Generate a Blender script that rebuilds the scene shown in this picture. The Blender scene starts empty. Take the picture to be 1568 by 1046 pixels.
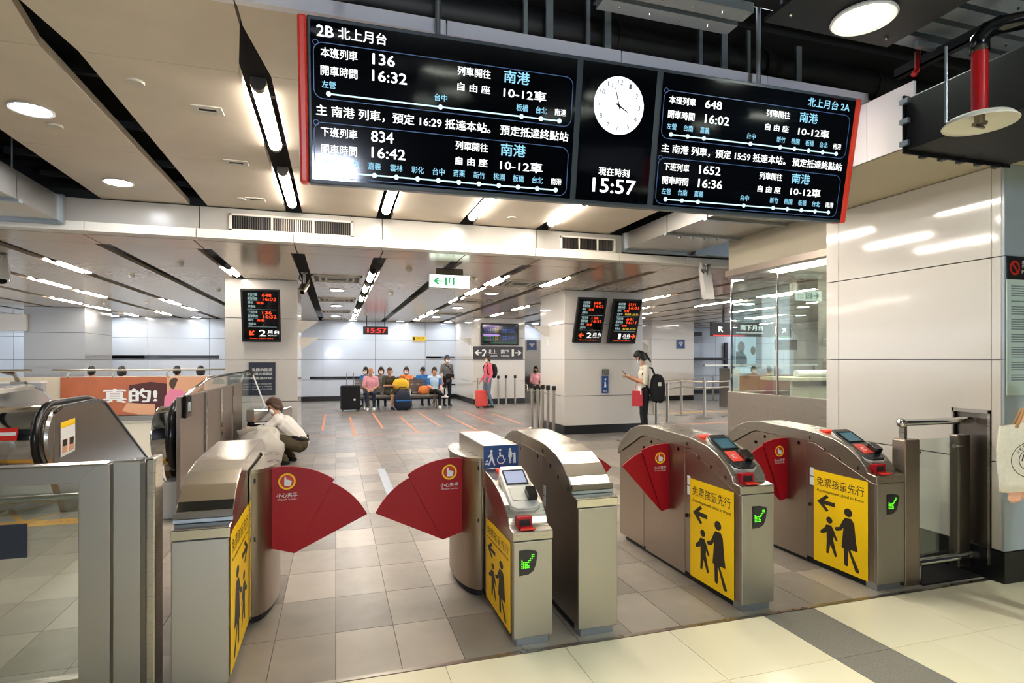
import bpy, bmesh, math, random
import numpy as np
from mathutils import Vector, Matrix
random.seed(7)
S = bpy.context.scene
COL = S.collection
PI = math.pi
# ------------------------------------------------------------------ camera, world, exposure
YAW = math.radians(17.02)
cam_d = bpy.data.cameras.new('camera')
cam_d.sensor_fit = 'HORIZONTAL'; cam_d.sensor_width = 36.0
cam_d.lens = 36.0 * 882.0 / 1568.0
cam_d.shift_y = 27.0 / 1568.0
cam_d.clip_start = 0.02
cam = bpy.data.objects.new('camera', cam_d); COL.objects.link(cam)
cam.location = (0, 0, 1.55); cam.rotation_euler = (PI / 2, 0, -YAW)
S.camera = cam
W = bpy.data.worlds.new('world'); S.world = W; W.use_nodes = True
W.node_tree.nodes['Background'].inputs[0].default_value = (0.86, 0.93, 1.0, 1)
W.node_tree.nodes['Background'].inputs[1].default_value = 2.2
S.view_settings.view_transform = 'Standard'; S.view_settings.look = 'None'
S.view_settings.gamma = 1.0; S.view_settings.use_curve_mapping = False
S.view_settings.exposure = 0.14
S.cycles.use_denoising = True
S.cycles.max_bounces = 8; S.cycles.diffuse_bounces = 4; S.cycles.glossy_bounces = 4
S.cycles.transmission_bounces = 8; S.cycles.transparent_max_bounces = 12
S.cycles.sample_clamp_indirect = 8.0
S.cycles.caustics_reflective = False; S.cycles.caustics_refractive = False
LK = dict(tube=70.0, down=85.0, conc_fill=195.0)      # lamp strengths; the last drives the added fill lamps

# ------------------------------------------------------------------ materials
MATS = {}
def _new(name):
    m = bpy.data.materials.new(name); m.use_nodes = True
    nt = m.node_tree; b = nt.nodes['Principled BSDF']
    MATS[name] = m
    return m, nt, b
def lin(c):
    if isinstance(c, str):
        c = tuple(int(c[i:i+2], 16) / 255 for i in (0, 2, 4))
        return tuple((x / 12.92 if x <= .04045 else ((x + .055) / 1.055) ** 2.4) for x in c) + (1,)
    return tuple(c) + ((1,) if len(c) == 3 else ())
def mat(name, col, rough=.5, metal=0., spec=.5, noise=0., nscale=8., bump=0., bscale=40., coat=0., alpha=1.):
    m, nt, b = _new(name)
    c = lin(col)
    b.inputs['Base Color'].default_value = c
    b.inputs['Roughness'].default_value = rough; b.inputs['Metallic'].default_value = metal
    b.inputs['Specular IOR Level'].default_value = spec
    if coat: b.inputs['Coat Weight'].default_value = coat; b.inputs['Coat Roughness'].default_value = .04
    if noise:
        tc = nt.nodes.new('ShaderNodeNewGeometry'); n = nt.nodes.new('ShaderNodeTexNoise'); n.inputs['Scale'].default_value = nscale
        n.inputs['Detail'].default_value = 5
        nt.links.new(tc.outputs['Position'], n.inputs['Vector'])
        r = nt.nodes.new('ShaderNodeMapRange'); r.inputs[1].default_value = .25; r.inputs[2].default_value = .75
        r.inputs[3].default_value = 1 - noise; r.inputs[4].default_value = 1 + noise
        nt.links.new(n.outputs['Fac'], r.inputs[0])
        mx = nt.nodes.new('ShaderNodeVectorMath'); mx.operation = 'SCALE'; mx.inputs[0].default_value = c[:3]
        nt.links.new(r.outputs[0], mx.inputs['Scale']); nt.links.new(mx.outputs[0], b.inputs['Base Color'])
    if bump:
        tc = nt.nodes.new('ShaderNodeNewGeometry'); n = nt.nodes.new('ShaderNodeTexNoise'); n.inputs['Scale'].default_value = bscale
        nt.links.new(tc.outputs['Position'], n.inputs['Vector'])
        bp = nt.nodes.new('ShaderNodeBump'); bp.inputs['Strength'].default_value = bump; bp.inputs['Distance'].default_value = .01
        nt.links.new(n.outputs['Fac'], bp.inputs['Height']); nt.links.new(bp.outputs[0], b.inputs['Normal'])
    return m
def emit(name, col, k):
    m, nt, b = _new(name)
    b.inputs['Base Color'].default_value = (0, 0, 0, 1); b.inputs['Roughness'].default_value = .4
    b.inputs['Emission Color'].default_value = lin(col); b.inputs['Emission Strength'].default_value = k
    return m
def steel(name, col, rough, stretch=(1, 1, 60), amt=.10):
    m, nt, b = _new(name)
    b.inputs['Metallic'].default_value = 1.; b.inputs['Base Color'].default_value = lin(col)
    tc = nt.nodes.new('ShaderNodeTexCoord'); mp = nt.nodes.new('ShaderNodeMapping'); mp.inputs['Scale'].default_value = stretch
    n = nt.nodes.new('ShaderNodeTexNoise'); n.inputs['Scale'].default_value = 12; n.inputs['Detail'].default_value = 3
    nt.links.new(tc.outputs['Object'], mp.inputs[0]); nt.links.new(mp.outputs[0], n.inputs['Vector'])
    r = nt.nodes.new('ShaderNodeMapRange'); r.inputs[3].default_value = rough - amt; r.inputs[4].default_value = rough + amt
    nt.links.new(n.outputs['Fac'], r.inputs[0]); nt.links.new(r.outputs[0], b.inputs['Roughness'])
    return m
def glass(name, col=(.86, .95, .92), rough=.0, tint=.12):
    # thin sheet of architectural glass: mostly clear, mirror-like at grazing angles
    m = bpy.data.materials.new(name); m.use_nodes = True; nt = m.node_tree; nt.nodes.clear(); MATS[name] = m
    o = nt.nodes.new('ShaderNodeOutputMaterial'); t = nt.nodes.new('ShaderNodeBsdfTransparent'); g = nt.nodes.new('ShaderNodeBsdfGlossy')
    t.inputs[0].default_value = tuple(col) + (1,); g.inputs['Roughness'].default_value = .02; g.inputs[0].default_value = (.95, 1, .98, 1)
    f = nt.nodes.new('ShaderNodeFresnel')
    ge = nt.nodes.new('ShaderNodeNewGeometry'); io = nt.nodes.new('ShaderNodeMapRange')      # same reflectance on both faces of the sheet
    io.inputs[3].default_value = 1.5; io.inputs[4].default_value = 1 / 1.5
    nt.links.new(ge.outputs['Backfacing'], io.inputs[0]); nt.links.new(io.outputs[0], f.inputs[0])
    mx = nt.nodes.new('ShaderNodeMixShader')
    a = nt.nodes.new('ShaderNodeMath'); a.operation = 'ADD'; a.inputs[1].default_value = tint * .5; a.use_clamp = True
    nt.links.new(f.outputs[0], a.inputs[0]); nt.links.new(a.outputs[0], mx.inputs[0])
    nt.links.new(t.outputs[0], mx.inputs[1]); nt.links.new(g.outputs[0], mx.inputs[2]); nt.links.new(mx.outputs[0], o.inputs[0])
    return m
def tile_mat(name, cols, sx, sy, ox, oy, rough=.35, grout=None, wave=1., spec=.5):
    # stone tile colour that changes from tile to tile (by tile number) with cloudy mottling; optional painted joints far off
    m, nt, b = _new(name)
    N = nt.nodes.new; L = nt.links.new
    g = N('ShaderNodeNewGeometry'); sep = N('ShaderNodeSeparateXYZ'); L(g.outputs['Position'], sep.inputs[0])
    def mth(op, a, bb=None):
        n = N('ShaderNodeMath'); n.operation = op
        for i, v in enumerate((a, bb)):
            if v is None: continue
            if isinstance(v, (int, float)): n.inputs[i].default_value = v
            else: L(v, n.inputs[i])
        return n.outputs[0]
    tx = mth('DIVIDE', mth('SUBTRACT', sep.outputs[0], ox), sx); ty = mth('DIVIDE', mth('SUBTRACT', sep.outputs[1], oy), sy)
    fx = mth('FLOOR', tx); fy = mth('FLOOR', ty)
    cb = N('ShaderNodeCombineXYZ'); L(fx, cb.inputs[0]); L(fy, cb.inputs[1])
    wn = N('ShaderNodeTexWhiteNoise'); wn.noise_dimensions = '2D'; L(cb.outputs[0], wn.inputs['Vector'])
    n = N('ShaderNodeTexNoise'); n.inputs['Scale'].default_value = 3.; n.inputs['Detail'].default_value = 8; n.inputs['Roughness'].default_value = .65
    L(g.outputs['Position'], n.inputs['Vector'])
    k = mth('ADD', mth('MULTIPLY', wn.outputs['Value'], .55), mth('MULTIPLY', n.outputs['Fac'], .45))
    cr = N('ShaderNodeValToRGB'); L(k, cr.inputs[0])
    cr.color_ramp.elements[0].position = .15; cr.color_ramp.elements[0].color = lin(cols[0])
    cr.color_ramp.elements[1].position = .85; cr.color_ramp.elements[1].color = lin(cols[1])
    out = cr.outputs[0]
    if grout:
        ex = mth('ABSOLUTE', mth('SUBTRACT', mth('SUBTRACT', tx, fx), .5)); ey = mth('ABSOLUTE', mth('SUBTRACT', mth('SUBTRACT', ty, fy), .5))
        mk = mth('MAXIMUM', mth('GREATER_THAN', ex, .5 - .004 / sx), mth('GREATER_THAN', ey, .5 - .004 / sy))
        mx = N('ShaderNodeMix'); mx.data_type = 'RGBA'; L(mk, mx.inputs[0]); L(out, mx.inputs[6]); mx.inputs[7].default_value = lin(grout); out = mx.outputs[2]
    L(out, b.inputs['Base Color'])
    rr = N('ShaderNodeMapRange'); rr.inputs[3].default_value = rough - .1 * wave; rr.inputs[4].default_value = rough + .12 * wave
    n2 = N('ShaderNodeTexNoise'); n2.inputs['Scale'].default_value = 9.; n2.inputs['Detail'].default_value = 6; L(g.outputs['Position'], n2.inputs['Vector'])
    L(n2.outputs['Fac'], rr.inputs[0]); L(rr.outputs[0], b.inputs['Roughness'])
    bp = N('ShaderNodeBump'); bp.inputs['Strength'].default_value = .08 * wave; bp.inputs['Distance'].default_value = .01
    L(n2.outputs['Fac'], bp.inputs['Height']); L(bp.outputs[0], b.inputs['Normal'])
    b.inputs['Specular IOR Level'].default_value = spec
    return m

DT = (.32, .505, .0, 2.91)      # grey floor tile: size x, size y, origin
CT = (.652, .52, .53, 2.355)
tile_mat('grey_tile', ('6f675e', 'a89d8f'), *DT, rough=.33)
tile_mat('grey_tile_far', ('6a6662', '8f8983'), *DT, rough=.32, grout='665e56')
tile_mat('cream_tile', ('e2d6b6', 'e6dbbe'), *CT, rough=.25, wave=.2)
mat('grey_strip', '7d766c', .6, noise=.25, nscale=120, bump=.2, bscale=200)
mat('grout', '6a6259', .9); mat('grout_cream', 'a2967c', .9)
mat('ceiling_beige', 'e0d2bf', .36, spec=.5, noise=.05, nscale=3)
m = steel('ceiling_metal', 'd2bfa6', .20, (1, 1, 1), .05); m.node_tree.nodes['Principled BSDF'].inputs['Metallic'].default_value = .40
mat('black', '08080a', .6); mat('black_gloss', '0a0a0c', .15); mat('black_sheet', '060607', .55, spec=.3); mat('plenum', '0b0b0c', .9); mat('black_paint', '121214', .5, noise=.3, nscale=20)
mat('panel_white', 'd6d0c7', .07, spec=.55); mat('panel_cool', 'c3cbd6', .15, spec=.55, coat=.3); mat('panel_blue', 'a9b4bb', .2, spec=.5)
mat('panel_grey', '9b9c9e', .12, spec=.5, coat=.4)
mat('beam_panel', 'aeaaa3', .25); mat('band_white', 'ece6da', .35); mat('band_lav', 'f3f1f6', .5)
mat('soffit', 'b3a891', .6); mat('joint', '191a1c', .7); mat('base_black', '121214', .35)
steel('steel', 'b4aea3', .30); steel('steel_dark', '77716a', .34); steel('steel_side', 'a29589', .36); steel('steel_front', 'b0aca2', .40); steel('steel_hood', 'cfc8bb', .22, (60, 1, 1), .06)
steel('chrome', 'd6d6d4', .10, (1, 1, 1), .03); steel('galv', 'b4bdc4', .42, (3, 3, 3), .12); steel('duct', 'c2c0bc', .34, (2, 2, 2), .08)
mat('rubber', '0c0c0d', .28); mat('dark_plastic', '1b1c1f', .3); mat('silver_plastic', 'c8c6c1', .3, metal=.3)
mat('flap_red', 'a20a1a', .42, spec=.3); mat('flap_edge', 'e8808a', .4); mat('red', 'cf2a1c', .4); mat('red_pipe', 'b5141b', .3); mat('sign_red', 'e0402f', .35)
mat('yellow', 'ffd013', .5, spec=.3); mat('white', 'e9e8e4', .5); mat('off_white', 'd8d3c6', .6); mat('ink', '121212', .6); mat('ink_brown', '2a2118', .6); mat('print_grey', '7d8a8c', .6)
mat('blue_sign', '174580', .4); mat('navy', '232a38', .5); mat('charcoal', '35343a', .5); mat('pale_green', 'c6d8cf', .5); mat('orange_line', 'd98a63', .6); mat('yellow_line', 'e3a92c', .6)
mat('skin', 'c68e6c', .55); mat('skin_pale', 'd9a888', .55); mat('hair', '120d0b', .5); mat('hair_brown', '4a2f1d', .5); mat('hair_grey', '8d8880', .6)
for n, c in dict(shirt_white='e6dfd6', khaki='4d4430', cream_cloth='e4dcc8', black_cloth='0d0d10', pink_cloth='e8a3ab', rose_cloth='ee6a7c', grey_cloth='6f6e6d', navy_cloth='1d2436', denim='5d7086', orange_cloth='e8843f', blue_cloth='2f74b8', olive_cloth='3d3828', brown_cloth='8a5a33', sky_cloth='b9d3e6', bag_red='c93a43', bag_yellow='f0be2c', tan_cloth='b58b5e', case_coral='e0564e').items():
    mat(n, c, .85, noise=.06, nscale=60)
mat('mask', 'eef0ee', .7); mat('eye', '0b0b0b', .2); mat('lip', '9c4f45', .5)
mat('paper', 'dfe3e2', .6); mat('wood', '8a5a3a', .5, noise=.2, nscale=10); mat('booth_cream', 'd5d3b8', .5); mat('ad_orange', 'b5623c', .45, noise=.15, nscale=2); mat('ad_dark', '4a1512', .5); mat('ad_peach', 'e0a47c', .5); mat('ad_pink', 'e77f9b', .5); mat('cream_wall', 'e6d9c0', .5)
mat('screen', '04060b', .08, spec=.5); mat('frame_slate', '39424c', .4)
glass('glass', (.96, .985, .98)); glass('glass_green', (.93, .975, .955), tint=.12)
m = mat('plastic_film', 'dfd9cc', .25); m.node_tree.nodes['Principled BSDF'].inputs['Alpha'].default_value = .7
emit('e_tube', 'fff6ea', LK['tube']); emit('e_down', 'f3f8ff', LK['down']); emit('e_conc_fill', 'f6fff2', LK['conc_fill'])
emit('e_white', 'f4f6f4', 1.5); emit('e_cyan', '8fd0ea', 1.15); emit('e_line', '4a6a9a', .7); emit('e_pale', 'c9ebf0', 1.4)
emit('e_clock', 'f2f6fb', 1.5); emit('e_orange', 'ff4a1c', 1.6); emit('e_teal', 'a9c8c6', .9); emit('e_red', 'ff2b2b', 2.2); emit('e_green', '57e01c', 2.0)
emit('e_exit', 'eafff2', 2.6); emit('e_exitgreen', '1fae63', 1.0); emit('e_lilac', 'b98fe0', 1.2); emit('e_blue', '4a78e0', 1.0); emit('e_gold', 'd8b23a', 1.0); emit('e_grn', '2fb03a', 1.0)
emit('e_lcd', '9aa6c8', .9); emit('e_lcd_teal', '2f6b78', .7); emit('e_signal', 'ff3a14', .8); emit('e_poster', 'cfe9f7', .9); emit('e_yellow', 'f0c818', .9); emit('e_lamp', 'dfeaff', 200.); emit('e_big', 'f6fff2', 90.)

# ------------------------------------------------------------------ mesh helpers
class MB:
    def __init__(s): s.v = []; s.f = []; s.mi = []; s.cur = 0
    def add(s, vs, fs):
        o = len(s.v); s.v += [tuple(p) for p in vs]; s.f += [tuple(i + o for i in f) for f in fs]; s.mi += [s.cur] * len(fs); return s
    def box(s, x0, x1, y0, y1, z0, z1):
        return s.add([(x0,y0,z0),(x1,y0,z0),(x1,y1,z0),(x0,y1,z0),(x0,y0,z1),(x1,y0,z1),(x1,y1,z1),(x0,y1,z1)],
                     [(0,3,2,1),(4,5,6,7),(0,1,5,4),(1,2,6,5),(2,3,7,6),(3,0,4,7)])
    def prism(s, poly, a, b, axis='x'):
        # poly: 2D outline; extruded a..b along axis.  x:(y,z)  y:(x,z)  z:(x,y)
        n = len(poly)
        P = {'x': lambda p, t: (t, p[0], p[1]), 'y': lambda p, t: (p[0], t, p[1]), 'z': lambda p, t: (p[0], p[1], t)}[axis]
        return s.add([P(p, a) for p in poly] + [P(p, b) for p in poly],
                     [tuple(range(n)), tuple(range(2*n-1, n-1, -1))] + [(i, i+n, (i+1) % n + n, (i+1) % n) for i in range(n)])
    def tube(s, pts, r, n=10, closed=False, caps=True):
        pts = [Vector(p) for p in pts]; m = len(pts); rs = r if isinstance(r, (list, tuple)) else [r] * m
        vs = []; up = None
        for i, p in enumerate(pts):
            t = (pts[(i+1) % m] - pts[i-1]) if closed else (pts[min(i+1, m-1)] - pts[max(i-1, 0)])
            t.normalize()
            if up is None: up = Vector((0, 0, 1)) if abs(t.z) < .9 else Vector((1, 0, 0))
            u = t.cross(up)
            if u.length < 1e-4: u = t.orthogonal()
            u.normalize(); w = u.cross(t).normalized(); up = w
            vs += [p + (u * math.cos(2*PI*k/n) + w * math.sin(2*PI*k/n)) * rs[i] for k in range(n)]
        fs = []
        for i in range(m if closed else m-1):
            a = i * n; b = ((i+1) % m) * n
            fs += [(a+k, a+(k+1) % n, b+(k+1) % n, b+k) for k in range(n)]
        if caps and not closed: fs += [tuple(range(n-1, -1, -1)), tuple(range((m-1)*n, m*n))]
        return s.add(vs, fs)
    def cyl(s, p0, p1, r, n=16): return s.tube([p0, p1], r, n)
    def lathe(s, prof, c=(0,0,0), n=24, axis='z'):
        vs = []; fs = []
        for r, h in prof:
            for k in range(n):
                a = 2*PI*k/n; x, y = r*math.cos(a), r*math.sin(a)
                vs.append({'z': (c[0]+x, c[1]+y, c[2]+h), 'x': (c[0]+h, c[1]+x, c[2]+y), 'y': (c[0]+x, c[1]+h, c[2]+y)}[axis])
        for i in range(len(prof)-1):
            fs += [(i*n+k, i*n+(k+1) % n, (i+1)*n+(k+1) % n, (i+1)*n+k) for k in range(n)]
        fs += [tuple(range(n-1, -1, -1)), tuple(range((len(prof)-1)*n, len(prof)*n))]
        return s.add(vs, fs)
    def ball(s, c, r, n=12, m=8):
        r = r if isinstance(r, (tuple, list)) else (r, r, r)
        vs = [(c[0], c[1], c[2]-r[2])]; fs = []
        for i in range(1, m):
            t = PI*i/m - PI/2
            vs += [(c[0]+r[0]*math.cos(t)*math.cos(2*PI*k/n), c[1]+r[1]*math.cos(t)*math.sin(2*PI*k/n), c[2]+r[2]*math.sin(t)) for k in range(n)]
        vs.append((c[0], c[1], c[2]+r[2]))
        fs += [(0, 1+(k+1) % n, 1+k) for k in range(n)]
        for i in range(m-2): fs += [(1+i*n+k, 1+i*n+(k+1) % n, 1+(i+1)*n+(k+1) % n, 1+(i+1)*n+k) for k in range(n)]
        l = len(vs)-1; o = 1+(m-2)*n
        fs += [(o+k, o+(k+1) % n, l) for k in range(n)]
        return s.add(vs, fs)
    def cap(s, p0, p1, r0, r1, flat=1., side=(1,0,0), n=12):
        # tapered capsule with an elliptical section: r along side, r*flat across it
        p0 = Vector(p0); p1 = Vector(p1); t = p1 - p0; L = t.length
        t = t / L if L > 1e-6 else Vector((0,0,1))
        u = Vector(side); u = u - t * u.dot(t)
        if u.length < 1e-3: u = t.orthogonal()
        u.normalize(); w = t.cross(u); vs = []; rings = []
        for a in (-75, -50, -25, 0): rings.append((p0 + t*r0*flat*math.sin(math.radians(a)), r0*math.cos(math.radians(a))))
        for a in (0, 25, 50, 75): rings.append((p1 + t*r1*flat*math.sin(math.radians(a)), r1*math.cos(math.radians(a))))
        for c, r in rings: vs += [c + u*r*math.cos(2*PI*k/n) + w*r*flat*math.sin(2*PI*k/n) for k in range(n)]
        fs = [tuple(range(n-1, -1, -1)), tuple(range(7*n, 8*n))]
        for i in range(7): fs += [(i*n+k, i*n+(k+1) % n, (i+1)*n+(k+1) % n, (i+1)*n+k) for k in range(n)]
        return s.add(vs, fs)
    def quad(s, a, b, c, d): return s.add([a, b, c, d], [(0,1,2,3)])
    def mesh(s, name):
        me = bpy.data.meshes.new(name); me.from_pydata(s.v, [], s.f); me.update()
        if any(s.mi): me.polygons.foreach_set('material_index', s.mi)
        return me
def fix_normals(me):
    bm = bmesh.new(); bm.from_mesh(me); bmesh.ops.recalc_face_normals(bm, faces=bm.faces); bm.to_mesh(me); bm.free()
def obj(name, mb, m, parent=None, smooth=False, bevel=0., loc=None, auto=None):
    me = mb.mesh(name) if isinstance(mb, MB) else mb
    if isinstance(mb, MB):
        fix_normals(me)
        for k in (m if isinstance(m, (list, tuple)) else [m]): me.materials.append(MATS[k])
    o = bpy.data.objects.new(name, me); COL.objects.link(o)
    if parent is not None: o.parent = parent
    if loc: o.location = loc
    if bevel:
        b = o.modifiers.new('bevel', 'BEVEL'); b.width = bevel; b.segments = 2; b.limit_method = 'ANGLE'; b.angle_limit = math.radians(40)
    if smooth or auto:
        me.polygons.foreach_set('use_smooth', [True] * len(me.polygons))
        if auto: me.set_sharp_from_angle(angle=math.radians(auto))
    return o
def tag(o, label, cat, group=None, kind=None):
    o['label'] = label; o['category'] = cat
    if group: o['group'] = group
    if kind: o['kind'] = kind
    return o
def struct(o, label=None):
    o['kind'] = 'structure'
    if label: o['label'] = label
    return o
def thing(name, label, cat, loc=(0,0,0), rotz=0., group=None):
    o = bpy.data.objects.new(name, None); COL.objects.link(o); o.empty_display_size = .1
    o.location = loc; o.rotation_euler = (0, 0, rotz)
    return tag(o, label, cat, group)
def empty(name, parent=None, mtx=None):
    o = bpy.data.objects.new(name, None); COL.objects.link(o); o.empty_display_size = .05
    if parent is not None: o.parent = parent
    if mtx is not None: o.matrix_local = mtx
    return o
def dup(root, loc, rotz, label):
    def cp(o, par):
        c = o.copy(); COL.objects.link(c); c.parent = par
        for ch in o.children: cp(ch, c)
        return c
    r = cp(root, None); r.location = loc; r.rotation_euler = (0, 0, rotz); r['label'] = label
    return r
_tc = {}
def text_data(s, bold=0., res=3):
    k = (s, bold, res)
    if k not in _tc:
        c = bpy.data.curves.new('lettering', 'FONT'); c.body = s; c.resolution_u = res; c.fill_mode = 'FRONT'
        o = bpy.data.objects.new('lettering', c); COL.objects.link(o)
        dg = bpy.context.evaluated_depsgraph_get(); me = bpy.data.meshes.new_from_object(o.evaluated_get(dg))
        bpy.data.objects.remove(o); bpy.data.curves.remove(c)
        if bold and len(me.vertices):          # heavier strokes: the glyph outlines doubled with small shifts
            b2 = bmesh.new(); b2.from_mesh(me); g0 = list(b2.verts) + list(b2.edges) + list(b2.faces)
            for q, (dx, dy) in enumerate(((bold * 2.2, 0), (bold * 1.1, bold * 1.4))):
                r_ = bmesh.ops.duplicate(b2, geom=g0); bmesh.ops.translate(b2, vec=(dx, dy, .00015 * (q + 1)), verts=[e for e in r_['geom'] if isinstance(e, bmesh.types.BMVert)])
            b2.to_mesh(me); b2.free()
        n = len(me.vertices); a = np.zeros(n*3); me.vertices.foreach_get('co', a); a = a.reshape(-1, 3)
        _tc[k] = (me, a[:,0].min() if n else 0, a[:,0].max() if n else 1, a[:,1].min() if n else 0, a[:,1].max() if n else 1)
    return _tc[k]
def text(s, x0, x1, yb, yt, m, parent, frame, bold=.012, res=3, name='lettering', eps=.0015):
    # lettering stretched into the rectangle x0..x1, yb..yt of a frame whose local X runs right and Y up
    me, a, b, c, d = text_data(s, bold, res)
    me = me.copy(); me.materials.clear(); me.materials.append(MATS[m])
    o = bpy.data.objects.new(name, me); COL.objects.link(o); o.parent = parent
    sx = (x1-x0)/(b-a); sy = (yt-yb)/(d-c)
    o.matrix_local = frame @ Matrix.Translation((x0 - a*sx, yb - c*sy, eps)) @ Matrix.Diagonal((sx, sy, 1, 1))
    return o
def plate(pts, m, parent, frame, name, eps=.001, th=.0):
    # flat printed shape given by its 2D outline in a frame
    mb = MB(); n = len(pts)
    if th: mb.prism(pts, 0, th, 'z')
    else: mb.add([(p[0], p[1], 0) for p in pts], [tuple(range(n))])
    o = obj(name, mb, m, parent); o.matrix_local = frame @ Matrix.Translation((0, 0, eps)); return o
def circ(cx, cy, r, n=20, ry=None, a0=0., a1=2*PI):
    full = abs(a1-a0-2*PI) < 1e-6
    return [(cx + r*math.cos(a0+(a1-a0)*k/(n if full else n-1)), cy + (ry or r)*math.sin(a0+(a1-a0)*k/(n if full else n-1))) for k in range(n)]
def frameY(x, y, z): return Matrix.Translation((x, y, z)) @ Matrix.Rotation(PI/2, 4, 'X')          # faces -Y, local X = +X, local Y = +Z
def frameXn(x, y, z): return Matrix.Translation((x, y, z)) @ Matrix.Rotation(-PI/2, 4, 'Z') @ Matrix.Rotation(PI/2, 4, 'X')   # faces -X, local X = -Y
def frameXp(x, y, z): return Matrix.Translation((x, y, z)) @ Matrix.Rotation(PI/2, 4, 'Z') @ Matrix.Rotation(PI/2, 4, 'X')    # faces +X, local X = +Y
ORD = ['first', 'second', 'third', 'fourth', 'fifth', 'sixth', 'seventh', 'eighth', 'ninth', 'tenth']
# ================================================================== FLOOR
def boxes(lst):
    mb = MB()
    for b in lst: mb.box(*b)
    return mb
VX0, VX1, VY0, VY1 = -7.4, -1.5, 7.95, 16.0        # escalator void
floor = struct(obj('floor', boxes([(-1.5, 28, 2.9, 26, -.2, -.006), (-13, -1.5, 2.9, VY0, -.2, -.006), (-13, -1.5, VY1 + .2, 26, -.2, -.006), (-13, VX0, VY0, VY1, -.2, -.006)]), 'grout'),
               'grey stone tiled floor of the gated concourse')
FARY = 2.91 + .505 * 14
obj('paving', boxes([(-1.5, 28, FARY, 26, -.005, 0), (-13, -1.5, VY1, 26, -.005, 0), (-13, VX0, VY0, VY1, -.005, 0), (5.2, 28, 6.6, FARY, -.005, 0), (-13, -5.2, 2.91, VY0, -.005, 0)]), 'grey_tile_far', floor)
cells = []
for j in range(14):
    for i in range(-16, 17):
        x = i * .32; y = 2.91 + j * .505
        xc, yc = x + .16, y + .25
        if y + .3 > VY0 and xc < -1.5: continue
        if xc > 5.2: continue
        d = xc * .2927 + yc * .9562; l = xc * .9562 - yc * .2927
        vis = abs(l / d) < .93
        cells.append((not vis, d, x, y))
cells.sort()
g = .0018
tile_me = MB().box(g, .32 - g, g, .505 - g, -.006, 0).mesh('tile'); tile_me.materials.append(MATS['grey_tile'])
rest = MB()
for k, (nv, d, x, y) in enumerate(cells):
    if k < 300:
        o = bpy.data.objects.new('tile', tile_me); COL.objects.link(o); o.parent = floor; o.location = (x, y, random.uniform(-.0008, 0))
    else: rest.box(x + g, x + .32 - g, y + g, y + .505 - g, -.006, 0)
o = obj('tile_paving', rest, 'grey_tile', floor); o['kind'] = 'stuff'
hall = struct(obj('floor', boxes([(-9, 10, -9, 2.88, -.2, -.006)]), 'grout_cream'), 'cream tiled floor outside the ticket gates')
xs = [-2.73, -2.078, -1.426, -.774, -.122, .53, 1.18, 1.815, 2.47, 2.845, 3.49, 4.14, 4.79, 5.44]
for ys in ((2.355, 2.88), (1.70, 2.355)):
    for a, b in zip(xs, xs[1:]):
        obj('stone_strip' if a == 2.47 else 'tile', MB().box(a + .0015, b - .0015, ys[0] + .0015, ys[1] - .0015, -.006, 0), 'grey_strip' if a == 2.47 else 'cream_tile', hall)
obj('paving', boxes([(-9, 10, -9, 1.70, -.005, 0), (-9, -2.73, 1.7, 2.88, -.005, 0), (5.44, 10, 1.7, 2.88, -.005, 0)]), 'cream_tile', hall)
struct(obj('trim_1', MB().box(-9, 4.4, 2.882, 2.908, -.006, .003), 'steel'), 'thin steel strip between the cream and grey floors')
# floor markings
for k, (x, y0, y1) in enumerate([(-.276, 13.15, 17.0), (.37, 12.17, 16.0), (1.016, 13.2, 17.0), (1.665, 12.2, 15.97), (2.31, 13.2, 16.95), (2.95, 12.18, 15.94), (3.62, 13.28, 16.95), (4.26, 13.2, 15.9)]):
    tag(obj('floor_line', MB().box(x - .025, x + .025, y0, y1, .0002, .0012), 'orange_line'),
        f'{ORD[k]} orange slanting-away stripe from the left on the far grey floor', 'floor marking', 'orange queue stripes on the floor')
tag(obj('floor_line', MB().box(-.6, 4.4, 12.10, 12.14, .0002, .001), 'orange_line'), 'thin orange line across the floor, nearer of the two cross lines', 'floor marking')
tag(obj('floor_line', MB().box(-.6, 4.3, 16.98, 17.02, .0002, .001), 'orange_line'), 'thin orange line across the floor in front of the benches', 'floor marking')
t = thing('floor_plate', 'narrow steel plate set in the grey floor beyond the red flaps', 'floor plate')
for a, b in ((6.4, 7.35), (7.36, 8.32)): obj('plate', MB().box(.56, .66, a, b, .0002, .002), 'galv', t)
t = thing('floor_marking', 'yellow crosshatched keep-clear box painted before the escalator', 'floor marking')
mb = MB()
for a, b, c, d in ((-3.5, -1.72, 6.40, 6.62), (-3.5, -1.72, 7.45, 7.52), (-1.79, -1.72, 6.4, 7.52), (-3.5, -3.43, 6.4, 7.52)): mb.box(a, b, c, d, .0003, .0015)
for x in (-3.4, -2.85, -2.3):
    mb.add([(x, 6.62, .0014), (x + .06, 6.62, .0014), (x + .56, 7.45, .0014), (x + .50, 7.45, .0014)], [(0,1,2,3)])
    mb.add([(x + .5, 6.62, .0014), (x + .56, 6.62, .0014), (x + .06, 7.45, .0014), (x, 7.45, .0014)], [(0,1,2,3)])
obj('paint', mb, 'yellow_line', t)
text('No lining up', -3.0, -1.85, 6.44, 6.58, 'orange_line', t, Matrix.Identity(4), eps=.002)
for k, (x0, x1, y, yy) in enumerate(((7.2, 13.5, 11.9, 11.98), (6.4, 14.5, 14.5, 14.62))):
    tag(obj('floor_line', MB().box(x0, x1, y, yy, .0002, .001), 'orange_line' if k == 0 else 'yellow_line'),
        ('thin orange floor line right of the phone user', 'pale yellow floor strip under the railing posts')[k], 'floor marking')

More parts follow.
